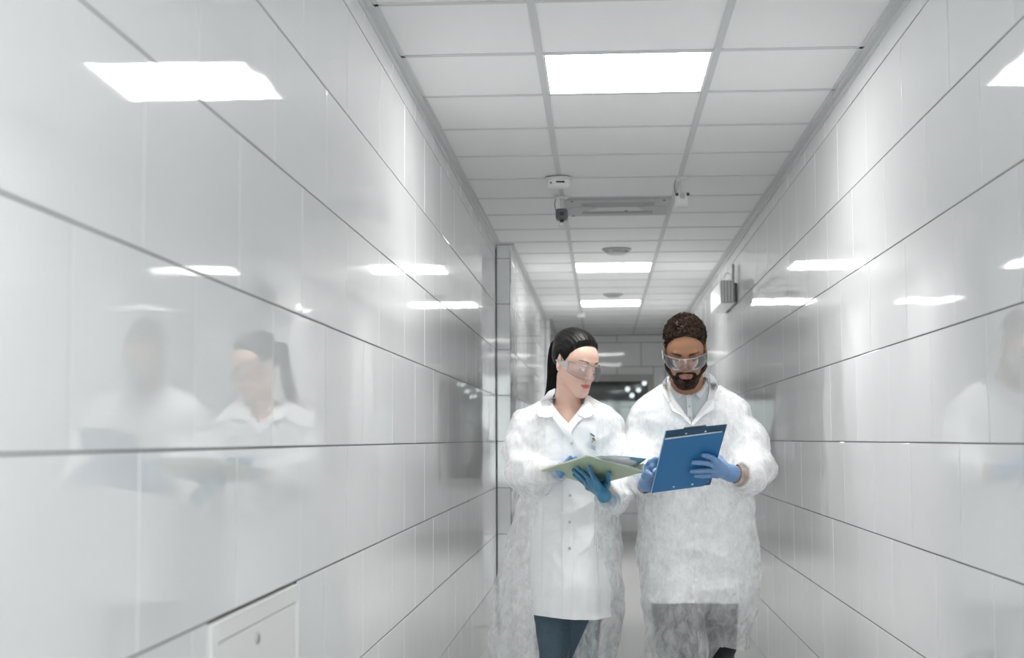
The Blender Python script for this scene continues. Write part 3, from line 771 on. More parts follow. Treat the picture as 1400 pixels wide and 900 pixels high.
def plastic_clear(name, tint, milky, mr_=.06):
    m = bpy.data.materials.new(name); m.use_nodes = True; nt = m.node_tree; b = nt.nodes['Principled BSDF']
    b.inputs['Base Color'].default_value = (.85, .87, .9, 1); b.inputs['Roughness'].default_value = .25
    tr = nd(m, 'ShaderNodeBsdfTransparent'); tr.inputs[0].default_value = (*tint, 1); gl = nd(m, 'ShaderNodeBsdfGlossy'); gl.inputs['Roughness'].default_value = mr_
    fr = nd(m, 'ShaderNodeFresnel'); fr.inputs[0].default_value = 1.5
    m1 = nd(m, 'ShaderNodeMixShader'); lk(m, fr.outputs[0], m1.inputs[0]); lk(m, tr.outputs[0], m1.inputs[1]); lk(m, gl.outputs[0], m1.inputs[2])
    m2 = nd(m, 'ShaderNodeMixShader'); m2.inputs[0].default_value = milky; lk(m, m1.outputs[0], m2.inputs[1]); lk(m, b.outputs[0], m2.inputs[2]); lk(m, m2.outputs[0], nt.nodes['Material Output'].inputs[0])
    return m
M_LENS = plastic_clear('clear_goggle_lens', (.98, .97, .975), .055)
M_RIM = plastic_clear('clear_goggle_rim', (.95, .96, .98), .28)

# ---------------------------------------------------------------- goggles
def goggles(H, parent, drop=.0, hs=1.0):
    q = H.s
    def shape(u, v):                           # u: -1..1 round the face, v: 0 bottom .. 1 top
        a = u * 1.28; au = abs(u)
        rx, ry = .0785, .094
        x = rx * math.sin(a); y = -.026 - ry * math.cos(a) * (1 - .0 * au) + .010 * (1 - math.cos(a))
        top = .024 - .005 * au ** 2; bot = -.034 + .014 * au ** 3
        nz = math.exp(-(u / .13) ** 2) * .020; bot += nz
        z = (bot + (top - bot) * v) * hs + drop
        y += -.006 * math.sin(math.pi * v) + .004 * v
        return H.W((x, y, z))
    nu, nv = 49, 9
    V = [shape(-1 + 2 * i / (nu - 1), j / (nv - 1)) for i in range(nu) for j in range(nv)]
    Fq = [(i * nv + j, i * nv + j + 1, (i + 1) * nv + j + 1, (i + 1) * nv + j) for i in range(nu - 1) for j in range(nv - 1)]
    g = link('safety_goggles', V, Fq, M_LENS, parent, True)
    sm = g.modifiers.new('thickness', 'SOLIDIFY'); sm.thickness = .0018; sm.offset = 0
    ring = [shape(-1 + 2 * i / 60, 1) for i in range(61)] + [shape(1, 1 - j / 8) for j in range(1, 9)] + [shape(1 - 2 * i / 60, 0) for i in range(1, 61)] + [shape(-1, j / 8) for j in range(1, 9)]
    mb = MB(); mb.tube(ring, .0013 * q, 6, cap=False); mb.build('rim', M_RIM, g, True)
    for sx in (-1, 1):
        mb = MB(); n = 10; V = []
        for i in range(n):
            t = i / (n - 1); c = np.array(H.L(shape(sx, .55)[None])[0]); x = c[0] + sx * (.004 + .006 * math.sin(t * 2.2)); y = c[1] + t * (.020 - c[1]); z = c[2] + .004 * t
            hh = (.013 * (1 - t) ** 1.5 + .0035)
            for dz, dx in ((-hh, 0), (hh, 0), (hh, sx * .002), (-hh, sx * .002)): V.append(H.W((x + dx, y, z + dz)))
        Fq = [(i * 4 + k, i * 4 + (k + 1) % 4, i * 4 + 4 + (k + 1) % 4, i * 4 + 4 + k) for i in range(n - 1) for k in range(4)] + [(0, 1, 2, 3), (n * 4 - 4, n * 4 - 1, n * 4 - 2, n * 4 - 3)]
        fixn(link('temple_arm', V, Fq, M_RIM, g, False))
    return g

# ---------------------------------------------------------------- hands
def hand(F, wrist, palm, fingers, thumb, r=1.0, k=.006, fr=.0085):
    """fingers: list of chains [knuckle, mid, mid, tip]"""
    for ch in fingers:
        n = len(ch); rs = [fr * r * (1.08 - .25 * i / (n - 1)) for i in range(n)]; F.chain(ch, rs, k * .5)
        F.cap(palm, ch[0], .013 * r, fr * r * 1.15, k * 1.6)
        F.cap(wrist, ch[0], .017 * r, fr * r * 1.1, k * 2.2)
    n = len(thumb); F.chain(thumb, [.0135 * r, .0115 * r, .0095 * r, .008 * r][:n], k)
    F.cap(wrist, thumb[0], .018 * r, .0135 * r, k * 2)

# ================================================================ THE TWO THINGS HELD (planes first: the hands follow them)
def unit(v): v = np.asarray(v, float); return v / np.linalg.norm(v)
# binder: A left, B top (nearest), C right, D bottom corner in the photo
BO = P(808.5, 645, 5.13)
s_ = 5.13 / F_PX
b_u = np.array([66 * s_, -.255, 21 * s_]); b_v = np.array([73 * s_, .111, -22 * s_]); b_v = b_v - b_u * (b_u @ b_v) / (b_u @ b_u)
b_n = unit(np.cross(b_u, b_v)); b_n = b_n if b_n[1] < 0 else -b_n          # outward face, towards the camera
BA = BO - b_u / 2 - b_v / 2
# clipboard folder
CO = P(942, 629, 5.10); s_ = 5.10 / F_PX
c_u = np.array([83 * s_, .062, 8.5 * s_]); c_v = np.array([-18 * s_, .215, -83 * s_]); c_v = c_v - c_u * (c_u @ c_v) / (c_u @ c_u) * .6
c_n = unit(np.cross(c_u, c_v)); c_n = c_n if c_n[1] < 0 else -c_n
CA = CO - c_u / 2 - c_v / 2
def onB(px, py, d=.0): return PPl(px, py, BO + b_n * d, b_n)
def onC(px, py, d=.0): return PPl(px, py, CO + c_n * d, c_n)
def slab(mb, o, u, v, n, th, lift=0, r=.0):
    V = [o + n * lift, o + u + n * lift, o + u + v + n * lift, o + v + n * lift]; V = V + [x - n * th for x in V]
    mb.add(V, [(0, 1, 2, 3), (7, 6, 5, 4), (0, 4, 5, 1), (1, 5, 6, 2), (2, 6, 7, 3), (3, 7, 4, 0)])

# ================================================================ a person
def torso_bvh(parts):
    V = []; T = []
    for v, t in parts:
        o = len(V); V += [tuple(x) for x in v]; T += [tuple(int(i) + o for i in q) for q in t]
    return BVHTree.FromPolygons(V, T)
def wrinkle(p, arms, zh, amp=.0045, seed=0, lower=1.0, cx=0., cy=5.5):
    """crumple of thin cloth: more near the elbows, hanging folds below"""
    e = np.zeros(len(p), f4)
    for a, r in arms: e = np.maximum(e, np.exp(-((p - np.array(a, f4)) ** 2).sum(1) / r ** 2))
    n = ridge(p, (11, 11, 15), seed, .03) * (.5 + 1.2 * e) * amp + ridge(p, (24, 24, 28), seed + 5, .02) * (.25 + .7 * e) * amp * .6
    n = n + ridge(p, (5, 5, 6.5), seed + 17, .09) * .0075 + np.abs(vnoise(np.stack([p[:, 0] * .8 + p[:, 2] * .6, p[:, 1], p[:, 2] * .8 - p[:, 0] * .6], 1), (16, 8, 4), seed + 23)) * .007 - .0055
    th = np.arctan2(p[:, 0] - cx, p[:, 1] - cy)
    t = np.clip((zh - p[:, 2]) / .5, 0, 1) * lower
    ph = vnoise(np.stack([th * 1.2, p[:, 2] * 1.5, 0 * th], 1), (1, 1, 1), seed + 9)
    n = n + t * .011 * np.sin(th * 9 + ph * 3.0) + t * .005 * np.sin(th * 19 + ph * 5)
    return n

def make_hand_mesh(name, build, m_, parent, lo, hi, h=.0019, zcut=None):
    F = SDF(); build(F, 1.0)
    V, Q = polygonise(F, lo, hi, h); T = tris(Q)
    V = laplace(V, T, 1, .4)
    return link(name, V, T, m_, parent, True)
def bounds(pts, m=.035):
    a = np.array(pts); return a.min(0) - m, a.max(0) + m
def flat(chains): return [p for c in chains for p in c]

# ================================================================ WOMAN
YW = 5.5
W0 = P(779, 600, YW); W0[2] = 0
woman = thing('person', 'woman with dark ponytail in a white coat and clear goggles, holding a green binder', 'person', tuple(W0))
HW = Head(P(786.5, 498, 5.50), rot(42, 18, 3), .945, True)
# hands on the binder
def B_(px, py, d): return onB(px, py, d)
gr = .0088
wf_L = [[B_(812, 654, .020), B_(808.5, 647, .016), B_(804.2, 638.8, .011)],
        [B_(807, 657, .020), B_(799, 648, .016), B_(789.8, 640.2, .010)],
        [B_(804, 661, .019), B_(794, 652, .015), B_(784.2, 643.2, .010)],
        [B_(805, 666, .018), B_(795, 657, .014), B_(785.2, 649.4, .010)]]
wt_L = [B_(829, 662, .018), B_(832, 654, .014), B_(832.3, 647.5, .011)]
w_palm_L = B_(819, 664, .020); w_wrist_L = P(826, 678, 5.125)
def hand_WL(F, r):
    for ch in wf_L: F.chain(ch, [gr * r, gr * .92 * r, gr * .78 * r], .004)
    for ch in wf_L: F.cap(w_palm_L, ch[0], .013 * r, gr * 1.1 * r, .010); F.cap(w_wrist_L, ch[0], .017 * r, gr * 1.15 * r, .012)
    F.chain(wt_L, [.012 * r, .0105 * r, .0085 * r], .006); F.cap(w_wrist_L, wt_L[0], .018 * r, .013 * r, .012)
    F.cap(w_palm_L, wt_L[0], .013 * r, .012 * r, .010)
    F.cap(w_wrist_L, P(830, 682, 5.16), .023 * r, .025 * r, .01); F.cap(P(830, 682, 5.16), P(837, 681, 5.21), .025 * r, .028 * r, .01)
Bi = lambda px, py, d: onB(px, py, d)
wf_R = [[Bi(774, 640, -.045), Bi(780, 632, -.048), Bi(787, 626.5, -.040)],
        [Bi(772, 636, -.05), Bi(776, 630, -.055), Bi(780, 625.5, -.044)],
        [Bi(769, 645, -.045), Bi(776, 642, -.04), Bi(784, 638, -.036)],
        [Bi(766, 650, -.040), Bi(776, 650, -.038), Bi(781, 648, -.034)]]
wt_R = [Bi(761, 648, -.040), Bi(761, 652, -.028), Bi(760.5, 654.5, -.016)]
w_wrist_R = P(763, 645, 5.20)
w_palm_R = Bi(764, 644, -.045)
def hand_WR(F, r):
    for ch in wf_R: F.chain(ch, [gr * r, gr * .92 * r, gr * .78 * r], .004); F.cap(w_palm_R, ch[0], .013 * r, gr * 1.1 * r, .010); F.cap(w_wrist_R, ch[0], .017 * r, gr * 1.1 * r, .012)
    F.chain(wt_R, [.012 * r, .0105 * r, .0085 * r], .006); F.cap(w_wrist_R, wt_R[0], .018 * r, .013 * r, .012)
    F.cap(w_wrist_R, w_wrist_R + unit(elWR - w_wrist_R) * .035, .022 * r, .024 * r, .01)
shWR, shWL = P(716, 577, 5.50), P(838, 580, 5.50)
elWR, elWL = P(713, 648, 5.46), P(846, 662, 5.42)
LW = dict(hipR=P(758, 772, 5.5), hipL=P(803, 772, 5.5), knR=P(755, 882, 5.45), knL=P(795, 884, 5.50))
def ground(p, y, z): return np.array([p[0], y, z])
anWR, anWL = ground(LW['knR'], 5.36, .09), ground(LW['knL'], 5.74, .13)
def legs(F, hipR, knR, anR, hipL, knL, anL, r=1.0, add=0., rt=.078, k=.02):
    for a, b, c in ((hipR, knR, anR), (hipL, knL, anL)):
        mid = (a * .45 + b * .55)
        F.cap(a, mid, rt * r + add, rt * .80 * r + add, k); F.cap(mid, b, rt * .80 * r + add, rt * .66 * r + add, k)
        calf = b * .65 + c * .35 + np.array([0, .02, 0])
        F.cap(b, calf, rt * .62 * r + add, rt * .64 * r + add, k); F.cap(calf, c, rt * .64 * r + add, rt * .40 * r + add, k)
def feet(F, an, r=1.0, dirx=0):
    heel = np.array([an[0], an[1] + .03, .045]); toe = np.array([an[0] + dirx, an[1] - .15, .035])
    F.cap(an, heel, .036 * r, .034 * r, .01); F.cap(heel, toe, .034 * r, .030 * r, .01)
F = SDF()
HW.prims(F)
nb = P(777, 566, 5.535)
F.cap(HW.W((0, .024, -.060)), nb, .042, .050, .016)
F.cap(HW.W((0, .006, -.080)), P(779, 572, 5.50), .030, .040, .014)
bw = [(556, 752, 804, 5.535, .045), (564, 734, 823, 5.53, .065), (580, 719, 837, 5.52, .085), (600, 722, 834, 5.52, .100), (650, 729, 827, 5.52, .098), (700, 735, 820, 5.52, .085), (750, 726, 830, 5.52, .105), (785, 728, 828, 5.52, .105), (800, 734, 824, 5.52, .09)]
F.column(sect(bw, YW), .02, 2.2)
F.chain([shWR, elWR, w_wrist_R], [.036, .031, .021], .02); F.chain([shWL, elWL, P(841, 678, 5.26), w_wrist_L], [.036, .031, .026, .021], .02)
hand_WL(F, .86); hand_WR(F, .86)
legs(F, LW['hipR'], LW['knR'], anWR, LW['hipL'], LW['knL'], anWL, .95); feet(F, anWR, .85); feet(F, anWL, .85)
V, Q = polygonise(F, (W0[0] - .33, 5.0, -.02), (W0[0] + .33, 5.9, 1.70), .0028); T = tris(Q); V = laplace(V, T, 1, .3)
body = link('body', V, T, M_SKIN, woman, True); body_w = (V, T)
def face_colour(H, base, lip, brow, blush, lipa=1.0):
    def fn(V):
        L = H.L(V); x, y, z = np.abs(L[:, 0]), L[:, 1], L[:, 2]; c = np.tile(np.array(base), (len(V), 1))
        def mixc(m, col): nonlocal c; c = c * (1 - m[:, None]) + np.array(col) * m[:, None]
        front = sm01(-y, .05, .07)
        mixc(.5 * front * np.exp(-(((x - .042) / .02) ** 2 + ((z + .028) / .018) ** 2)), blush)
        mixc(.35 * np.exp(-(((x) / .012) ** 2 + ((z + .032) / .01) ** 2)) * sm01(-y, .095, .105), blush)
        lw_ = .0245; zc = -.0632 + .0012 * (x / lw_) ** 2
        up = .0092 * (1 - (x / lw_) ** 1.8) * (1 - .25 * np.exp(-(x / .004) ** 2)); dn = .0105 * np.sqrt(np.clip(1 - (x / lw_) ** 2, 0, 1))
        inl = np.minimum(zc + up - z, z - (zc - dn)); mixc(sm01(inl, -.0012, .0008) * (x < lw_) * sm01(-y, .078, .084) * lipa, lip)
        mixc(np.exp(-((z - zc) / .0011) ** 2) * (x < .022) * sm01(-y, .078, .084) * .6, tuple(q * .35 for q in lip))
        bz = (.0265 if H.fem else .0190) + .006 * np.sin(np.clip((x - .012) / .040, 0, 1) * 2.4) ; bh = .0038 * (1 - .5 * np.clip((x - .030) / .022, 0, 1)) * brow[1]
        mixc(sm01(bh - np.abs(z - bz), -.0010, .0010) * sm01(x, .012, .016) * sm01(-x, -.054, -.048) * front * .9, brow[0])
        ex = (x - .0315) / .0145; eh = .0034 * np.clip(1 - ex ** 2, 0, 1); ez = -.0035
        e_ = sm01(eh - np.abs(z - ez), -.0006, .0006) * (np.abs(ex) < 1) * sm01(-y, .070, .078)
        mixc(e_, (.62, .58, .56)); mixc(e_ * sm01(.0060 - np.abs(x - .0315), -.001, .001), (.02, .012, .01))
        mixc(np.exp(-((z - ez - eh - .0008) / .0011) ** 2) * (np.abs(ex) < 1.08) * sm01(-y, .068, .076) * .95, (.012, .008, .007))
        mixc(.28 * np.exp(-(((x - .031) / .016) ** 2 + ((z - .006) / .008) ** 2)) * front, tuple(q * .55 for q in base))
        return c
    return fn
colour(body, face_colour(HW, (.74, .49, .39), (.56, .15, .14), ((.03, .018, .014), .85), (.74, .34, .28)), V)

# hair
def hair_shell(H, hairline, thick, name, m_, parent, disp=None, soft=.018, h=.0028, ext=.13, low=-.09):
    F = SDF(); H.prims(F, False)
    n0 = len(F.ops)
    def G(p, marg=.06):
        d = F(p, marg + .03); m = np.abs(d) < .09
        if m.any():
            L = H.L(p[m]); s = hairline(L); d[m] -= (.0006 + thick(L) * sm01(s, -.001, soft)).astype(f4)
            if disp is not None: d[m] += disp(L).astype(f4)
        return d
    o = H.o; V, Q = polygonise(G, o - np.array([ext, ext, -low * H.s * -1 if False else .12]), o + ext + .02, h)
    T = tris(Q); V = laplace(V, T, 1, .4)
    V, T = clip(V, T, hairline(H.L(V)))
    return V, T
hy = np.array([-.11, -.085, -.070, -.060, -.048, -.036, -.022, -.012, .000, .012, .024, .034, .045, .060, .13])
hz = np.array([.100, .100, .094, .086, .072, .050, .020, .010, .020, .030, .030, .000, -.036, -.055, -.066])
hl_w = lambda L: L[:, 2] - np.interp(L[:, 1] , hy, hz)
def comb(L):
    # strands swept back towards the tie
    a = np.arctan2(L[:, 0], L[:, 2] - .0 + .12); q = np.stack([a * 1.0, L[:, 1] * .12 + 0 * a, L[:, 2] * .12], 1)
    return -.0011 * vnoise(q, (150, 90, 90), 3) - .0016 * vnoise(q, (55, 40, 40), 4)
V, T = hair_shell(HW, hl_w, lambda L: .004 + .008 * sm01(L[:, 2], .03, .10) + .006 * sm01(L[:, 1], .02, .08), 'hair', M_HAIR_B, woman, comb, .040)
mb = MB(); rnd = random.Random(3)
mb.v = [tuple(v) for v in V]; mb.f = [tuple(int(i) for i in t) for t in T]; mb.m = [0] * len(mb.f)
TIE = HW.W((0, .112, .068))
def on_head(L, lift=.012):
    # push a local point out to just above the skull
    c = np.array([0, .018, .042]); r = np.array([.072, .092, .083]) + lift; d = np.array(L) - c; return c + d / np.sqrt(((d / r) ** 2).sum())
for i in range(230):
    sx = rnd.choice((-1, 1)); t = rnd.random()
    y0 = -.075 + .085 * t; x0 = sx * (.010 + .075 * math.sqrt(t)); z0 = np.interp(y0, hy, hz) + .004 + rnd.random() * .02
    A = np.array([x0, y0, z0]); Bq = np.array([0.01 * sx, .105, .072]); pts = []
    lf = .0045 + .006 * sm01(z0, .03, .10) + rnd.random() * .003
    for k in range(9):
        q = k / 8; p = A * (1 - q) + Bq * q; p[2] += .03 * math.sin(math.pi * q) * (1 - abs(x0) / .09); p[0] += sx * .03 * math.sin(math.pi * q) * abs(x0) / .08
        pts.append(HW.W(on_head(p, lf if 0 < k < 8 else .009)))
    mb.tube(pts, [.0004] + [.0011] * 7 + [.0006], 4)
hair = mb.build('hair', M_HAIR_B, woman, True)
# ponytail: strands falling from the tie behind the ear
mb = MB(); tip = P(751, 552, 5.66)
for i in range(150):
    a = rnd.random() * 6.283; r = math.sqrt(rnd.random()) * .021; ox, oy = r * math.cos(a), r * math.sin(a)
    pts = [HW.W((ox * .3, .104, .070 + oy * .3)), TIE + np.array([-.006 + ox * .6, .018 + oy, .006 + r * .1]), P(760, 466, 5.62) + np.array([ox * 1.0, oy, 0]), P(757, 486, 5.63) + np.array([ox * 1.1, oy, 0]),
           P(756, 508, 5.64) + np.array([ox * 1.05, oy, 0]), P(755, 525, 5.65) + np.array([ox * .9, oy, 0]), tip + np.array([ox * .8 + rnd.gauss(0, .003) - .008, oy, rnd.random() * .05 - .035])]
    Pn = []
    for k in range(len(pts) - 1):
        for q in (0, .5): Pn.append(pts[k] * (1 - q) + pts[k + 1] * q)
    Pn.append(pts[-1])
    for _ in range(2):
        Pn = [Pn[0]] + [(Pn[j - 1] + 2 * Pn[j] + Pn[j + 1]) / 4 for j in range(1, len(Pn) - 1)] + [Pn[-1]]
    mb.tube(Pn, [.0022] * (len(Pn) - 3) + [.0016, .001, .0004], 4)
mb.build('ponytail', M_HAIR_B, hair, True)
mb = MB(); tc_ = (TIE + HW.W((0, .098, .064))) / 2; ax_ = unit(TIE - HW.W((0, .098, .064))); u_ = unit(np.cross(ax_, [0, 0, 1])); v_ = np.cross(ax_, u_)
mb.tube([tc_ + ax_ * .006 + .0175 * (math.cos(q) * u_ + math.sin(q) * v_) for q in np.linspace(0, 2 * math.pi, 25)], .003, 8, cap=False)
mb.build('hair_tie', mat('pearly_tie', (.75, .75, .75), .3), hair, True)
goggles(HW, woman, -.002)
mb = MB(); mb.lathe([(.001, -.002), (.0026, -.001), (.0026, .001), (.001, .002)], HW.W((-.078, -.002, -.032)), 10); mb.build('earring', mat('silver', (.8, .8, .8), .2, Metallic=1.), woman, True)

# jeans and shoes
F = SDF(); legs(F, LW['hipR'], LW['knR'], anWR + [0, 0, .0], LW['hipL'], LW['knL'], anWL, 1.0, .008, .076)
F.column(sect([(735, 731, 827, 5.52, .095), (760, 726, 832, 5.52, .118), (790, 727, 834, 5.52, .12), (806, 733, 828, 5.52, .10)], YW), .03, 2.2)
F.disp = lambda p: ridge(p, (10, 10, 22), 31, .02) * .0022
V, Q = polygonise(F, (W0[0] - .24, 5.2, .02), (W0[0] + .24, 5.95, .96), .005); T = tris(Q); V, T = clip(V, T, V[:, 2] - .11)
link('jeans', V, T, M_JEANS, woman, True)
for an in (anWR, anWL):
    F = SDF(); dz = an[2] - .09
    F.cap(an + [0, .03, -.04], an + [0, -.13, -.052], .040, .034, .01); F.cap(an + [0, -.05, -.035], an + [0, .02, .0], .034, .038, .02)
    V, Q = polygonise(F, an - [.07, .22, .10], an + [.07, .12, .07], .005); V[:, 2] = np.maximum(V[:, 2], dz + .001)
    T = tris(Q); V, T = clip(V, T, an[2] + .015 - V[:, 2]); link('shoe', V, T, M_SHOEW, woman, True)

# inner cotton coat
cuWL = [P(838, 583, 5.50), P(845, 625, 5.47), P(846, 663, 5.40), P(842, 680, 5.28), P(829, 683, 5.17)]
cuWR = [P(717, 580, 5.50), P(712, 615, 5.48), P(714, 646, 5.44), P(736, 651, 5.32), P(762, 645, 5.21)]
eW = [(elWR, .12), (elWL, .12), (cuWL[3], .09), (cuWR[3], .10), (shWR, .08), (shWL, .08)]
cw = [(543, 751, 803, 5.54, .060), (549, 738, 815, 5.54, .072), (556, 724, 829, 5.535, .088), (568, 712, 842, 5.53, .105), (590, 711, 843, 5.52, .122), (630, 716, 838, 5.52, .128), (680, 722, 834, 5.52, .122), (715, 722, 834, 5.52, .122), (760, 721, 838, 5.52, .14), (800, 724, 842, 5.51, .16), (850, 728, 838, 5.50, .168), (900, 728, 838, 5.50, .168)]
F = SDF(); F.column(sect(cw, YW), .02, 2.3)
F.chain(cuWL[:4] + [P(838, 680, 5.22)], [.044, .047, .050, .044, .034], .03); F.chain(cuWR[:4] + [P(746, 648, 5.29)], [.044, .048, .052, .047, .036], .03)
F.disp = lambda p: wrinkle(p, eW, .95, .0060, 70, .55, W0[0], 5.55)
V, Q = polygonise(F, (W0[0] - .34, 5.1, .36), (W0[0] + .32, 5.78, 1.44), .005); T = tris(Q)
px_, py_ = proj(V)
vneck = [(754, 530), (752, 548), (759, 560), (777, 580.5), (789, 567), (799, 552), (802, 530)]
s1 = np.where(V[:, 1] < 5.55, -inpoly(px_, py_, vneck) * .0027, 1.)
s2 = V[:, 2] - P(780, 843, 5.45)[2] + .006 * np.sin(V[:, 0] * 14 + 1) + .01 * ((V[:, 0] - W0[0]) / .15) ** 2 * -1
s3 = -(np.sqrt((V[:, 0] - nb[0]) ** 2 + (V[:, 1] - 5.535) ** 2) - .058) * -1
s3 = np.where(V[:, 2] > P(777, 549, 5.5)[2], s3, 1.)
sl = np.minimum(((V - P(823, 674, 5.13)) ** 2).sum(1) ** .5 - .058, ((V - P(768, 644, 5.19)) ** 2).sum(1) ** .5 - .055)
V, T = clip(V, T, np.minimum(np.minimum(s1, s2), np.minimum(s3, sl))); coat_w = (V, T)
coat = link('lab_coat', V, T, M_COAT, woman, True)

# translucent outer gown
gw = [(543, 748, 806, 5.54, .062), (549, 735, 818, 5.54, .078), (556, 720, 832, 5.535, .096), (568, 708, 845, 5.53, .115), (590, 707, 847, 5.52, .132), (630, 711, 843, 5.52, .140), (680, 710, 843, 5.53, .136), (715, 700, 847, 5.54, .145), (760, 689, 850, 5.55, .165), (800, 680, 850, 5.555, .205), (850, 670, 847, 5.56, .232), (885, 669, 837, 5.56, .238), (930, 672, 828, 5.56, .238), (960, 676, 822, 5.56, .238)]
F = SDF(); F.column(sect(gw, YW), .03, 2.3)
F.chain(cuWL, [.052, .055, .058, .052, .044], .03)
F.chain(cuWR, [.052, .056, .060, .056, .040], .03)
F.disp = lambda p: wrinkle(p, eW, .95, .0080, 70, 1.0, W0[0], 5.55)
V, Q = polygonise(F, (W0[0] - .36, 5.05, .22), (W0[0] + .32, 5.84, 1.44), .005); T = tris(Q)
px_, py_ = proj(V)
opening = [(755, 520), (749, 548), (747, 575), (744, 640), (738, 678), (728, 727), (722, 770), (729, 840), (737, 891), (742, 990), (775, 990), (782, 900), (807, 845), (811, 760), (813, 695), (819, 640), (814, 575), (804, 548), (802, 520)]
front = (V[:, 1] < 5.52) & (V[:, 1] > 5.33 - .02 * 0)
sl = np.minimum(((V - P(823, 672, 5.10)) ** 2).sum(1) ** .5 - .040, ((V - P(775, 643, 5.17)) ** 2).sum(1) ** .5 - .038)
# the sleeves pass in front of the opening: cut only cloth that belongs to the trunk
Ft = SDF(); Ft.chain(cuWL, [.058, .062, .066, .060, .042], .03); Ft.chain(cuWR, [.058, .062, .068, .064, .044], .03)
ds = Ft(V)
s1 = np.where((V[:, 1] < 5.52), np.maximum(-inpoly(px_, py_, opening) * .0027, .006 - ds), 1.)
s2 = V[:, 2] - .36 - .03 * np.sin(V[:, 0] * 11)
s3 = np.where(V[:, 2] > P(777, 549, 5.5)[2], np.sqrt((V[:, 0] - nb[0]) ** 2 + (V[:, 1] - 5.535) ** 2) - .060, 1.)
V, T = clip(V, T, np.minimum(np.minimum(s1, s2), np.minimum(s3, sl))); gown_w = (V, T)
gown = link('protective_gown', V, T, M_GOWN, woman, True)
bv = torso_bvh([coat_w, gown_w, body_w])
# collar, lapels, placket, seams, snaps
drape(bv, [(759, 531), (750, 535), (742, 545), (736, 556), (734.5, 566), (737, 570), (743, 572), (755, 570.5), (759, 565), (757, 556), (754, 546), (758, 538)], .010, .004, 'collar', M_COAT, coat)
drape(bv, [(798, 545), (803, 548), (808, 553), (812.5, 560), (812, 567), (807, 570.5), (800, 572.5), (793, 569), (789, 567), (794, 558), (798, 549)], .010, .004, 'collar', M_COAT, coat)
drape(bv, [(754, 546), (757, 556), (765, 567), (777, 580), (784, 600), (783, 604), (772, 594), (757, 574), (753, 566), (751, 556)], .007, .004, 'lapel', M_COAT, coat)
drape(bv, [(798, 549), (794, 558), (777, 580), (781, 592), (790, 578), (800, 571), (802, 556)], .005, .004, 'lapel', M_COAT, coat)
bc = torso_bvh([coat_w])
drape(bc, [(772, 590), (784, 600), (784, 680), (783.5, 760), (781.5, 843), (768, 844), (769, 700), (770, 600)], .004, .003, 'placket', M_COAT, coat)
for (a, b) in (((741.5, 660), (739.6, 839)), ((814, 700), (822, 838))):
    drape(bc, [(a[0] - 1, a[1]), (a[0] + 1, a[1]), (b[0] + 1, b[1]), (b[0] - 1, b[1])], .003, .002, 'seam', M_COAT, coat, .7)
def disc_on(bvh, px, py, r, th, name, m_, parent, off=.002, ring=False):
    r_ = unit(ray(px, py)); h = bvh.ray_cast(Vector((0, 0, CAMZ)), Vector(r_))
    p = np.array(h[0]) if h[0] is not None else P(px, py, 5.38); n = -r_
    n = unit(n + np.array([0, 0, .0])); u = unit(np.cross(n, [0, 0, 1])); v = np.cross(n, u); p = p + n * off; V = []; N = 16
    prof = [(r, 0), (r, th * .7), (r * .85, th), (r * .6, th), (r * .55, th * .5), (.0001, th * .5)]
    for (q, hh) in prof:
        for k in range(N): a = 2 * math.pi * k / N; V.append(p + u * q * math.cos(a) + v * q * math.sin(a) + n * hh)
    Fq = [(i * N + k, i * N + (k + 1) % N, (i + 1) * N + (k + 1) % N, (i + 1) * N + k) for i in range(len(prof) - 1) for k in range(N)]
    return fixn(link(name, V, Fq, m_, parent, True))
M_SNAP = mat('pearly_snap', (.60, .61, .62), .25)
for (a, b) in ((781.5, 606.6), (779.3, 677.6), (778.6, 714), (778.6, 750)): disc_on(bc, a, b, .0058, .003, 'snap_button', M_SNAP, coat, .0065)
# badge
bd = drape(bc, [(806, 590.5), (813.5, 594.5), (817, 618), (806.5, 612)], .012, .0012, 'name_badge', mat('badge_card', (.80, .82, .86), .35), coat, .8)
drape(bc, [(807.2, 592.2), (812.8, 595.6), (813, 597.6), (807.4, 594.2)], .0140, .0012, 'badge_header', mat('badge_header', (.10, .13, .17), .4), bd, .4)
drape(bc, [(809.5, 600), (811, 598.6), (812.8, 599.6), (813.6, 602), (812.8, 603.4), (811, 602.6), (809.8, 603.4)], .0150, .0012, 'portrait_hair', mat('badge_hair', (.05, .03, .02), .4), bd, .4)
drape(bc, [(810.2, 600.8), (811.6, 600.4), (812, 602.6), (811.2, 604.4), (809.4, 605.8), (808.6, 605)], .0162, .0012, 'portrait_face', mat('badge_face', (.62, .38, .26), .4), bd, .4)
for j in range(3):
    drape(bc, [(808 + j * .3, 608.2 + j * 2.2), (814.6, 611.6 + j * 2.0), (814.6, 612.3 + j * 2.0), (808 + j * .3, 608.9 + j * 2.2)], .0140, .0010, 'printed_line', mat('badge_text', (.30, .38, .52), .4), bd, .35)
# gloves
lo, hi = bounds(flat(wf_L) + wt_L + [w_wrist_L, P(836, 677, 5.25)]); make_hand_mesh('glove', hand_WL, M_GLOVE_D, woman, lo, hi)
lo, hi = bounds(flat(wf_R) + wt_R + [w_wrist_R, w_wrist_R + unit(elWR - w_wrist_R) * .04]); make_hand_mesh('glove', hand_WR, M_GLOVE_L, woman, lo, hi)

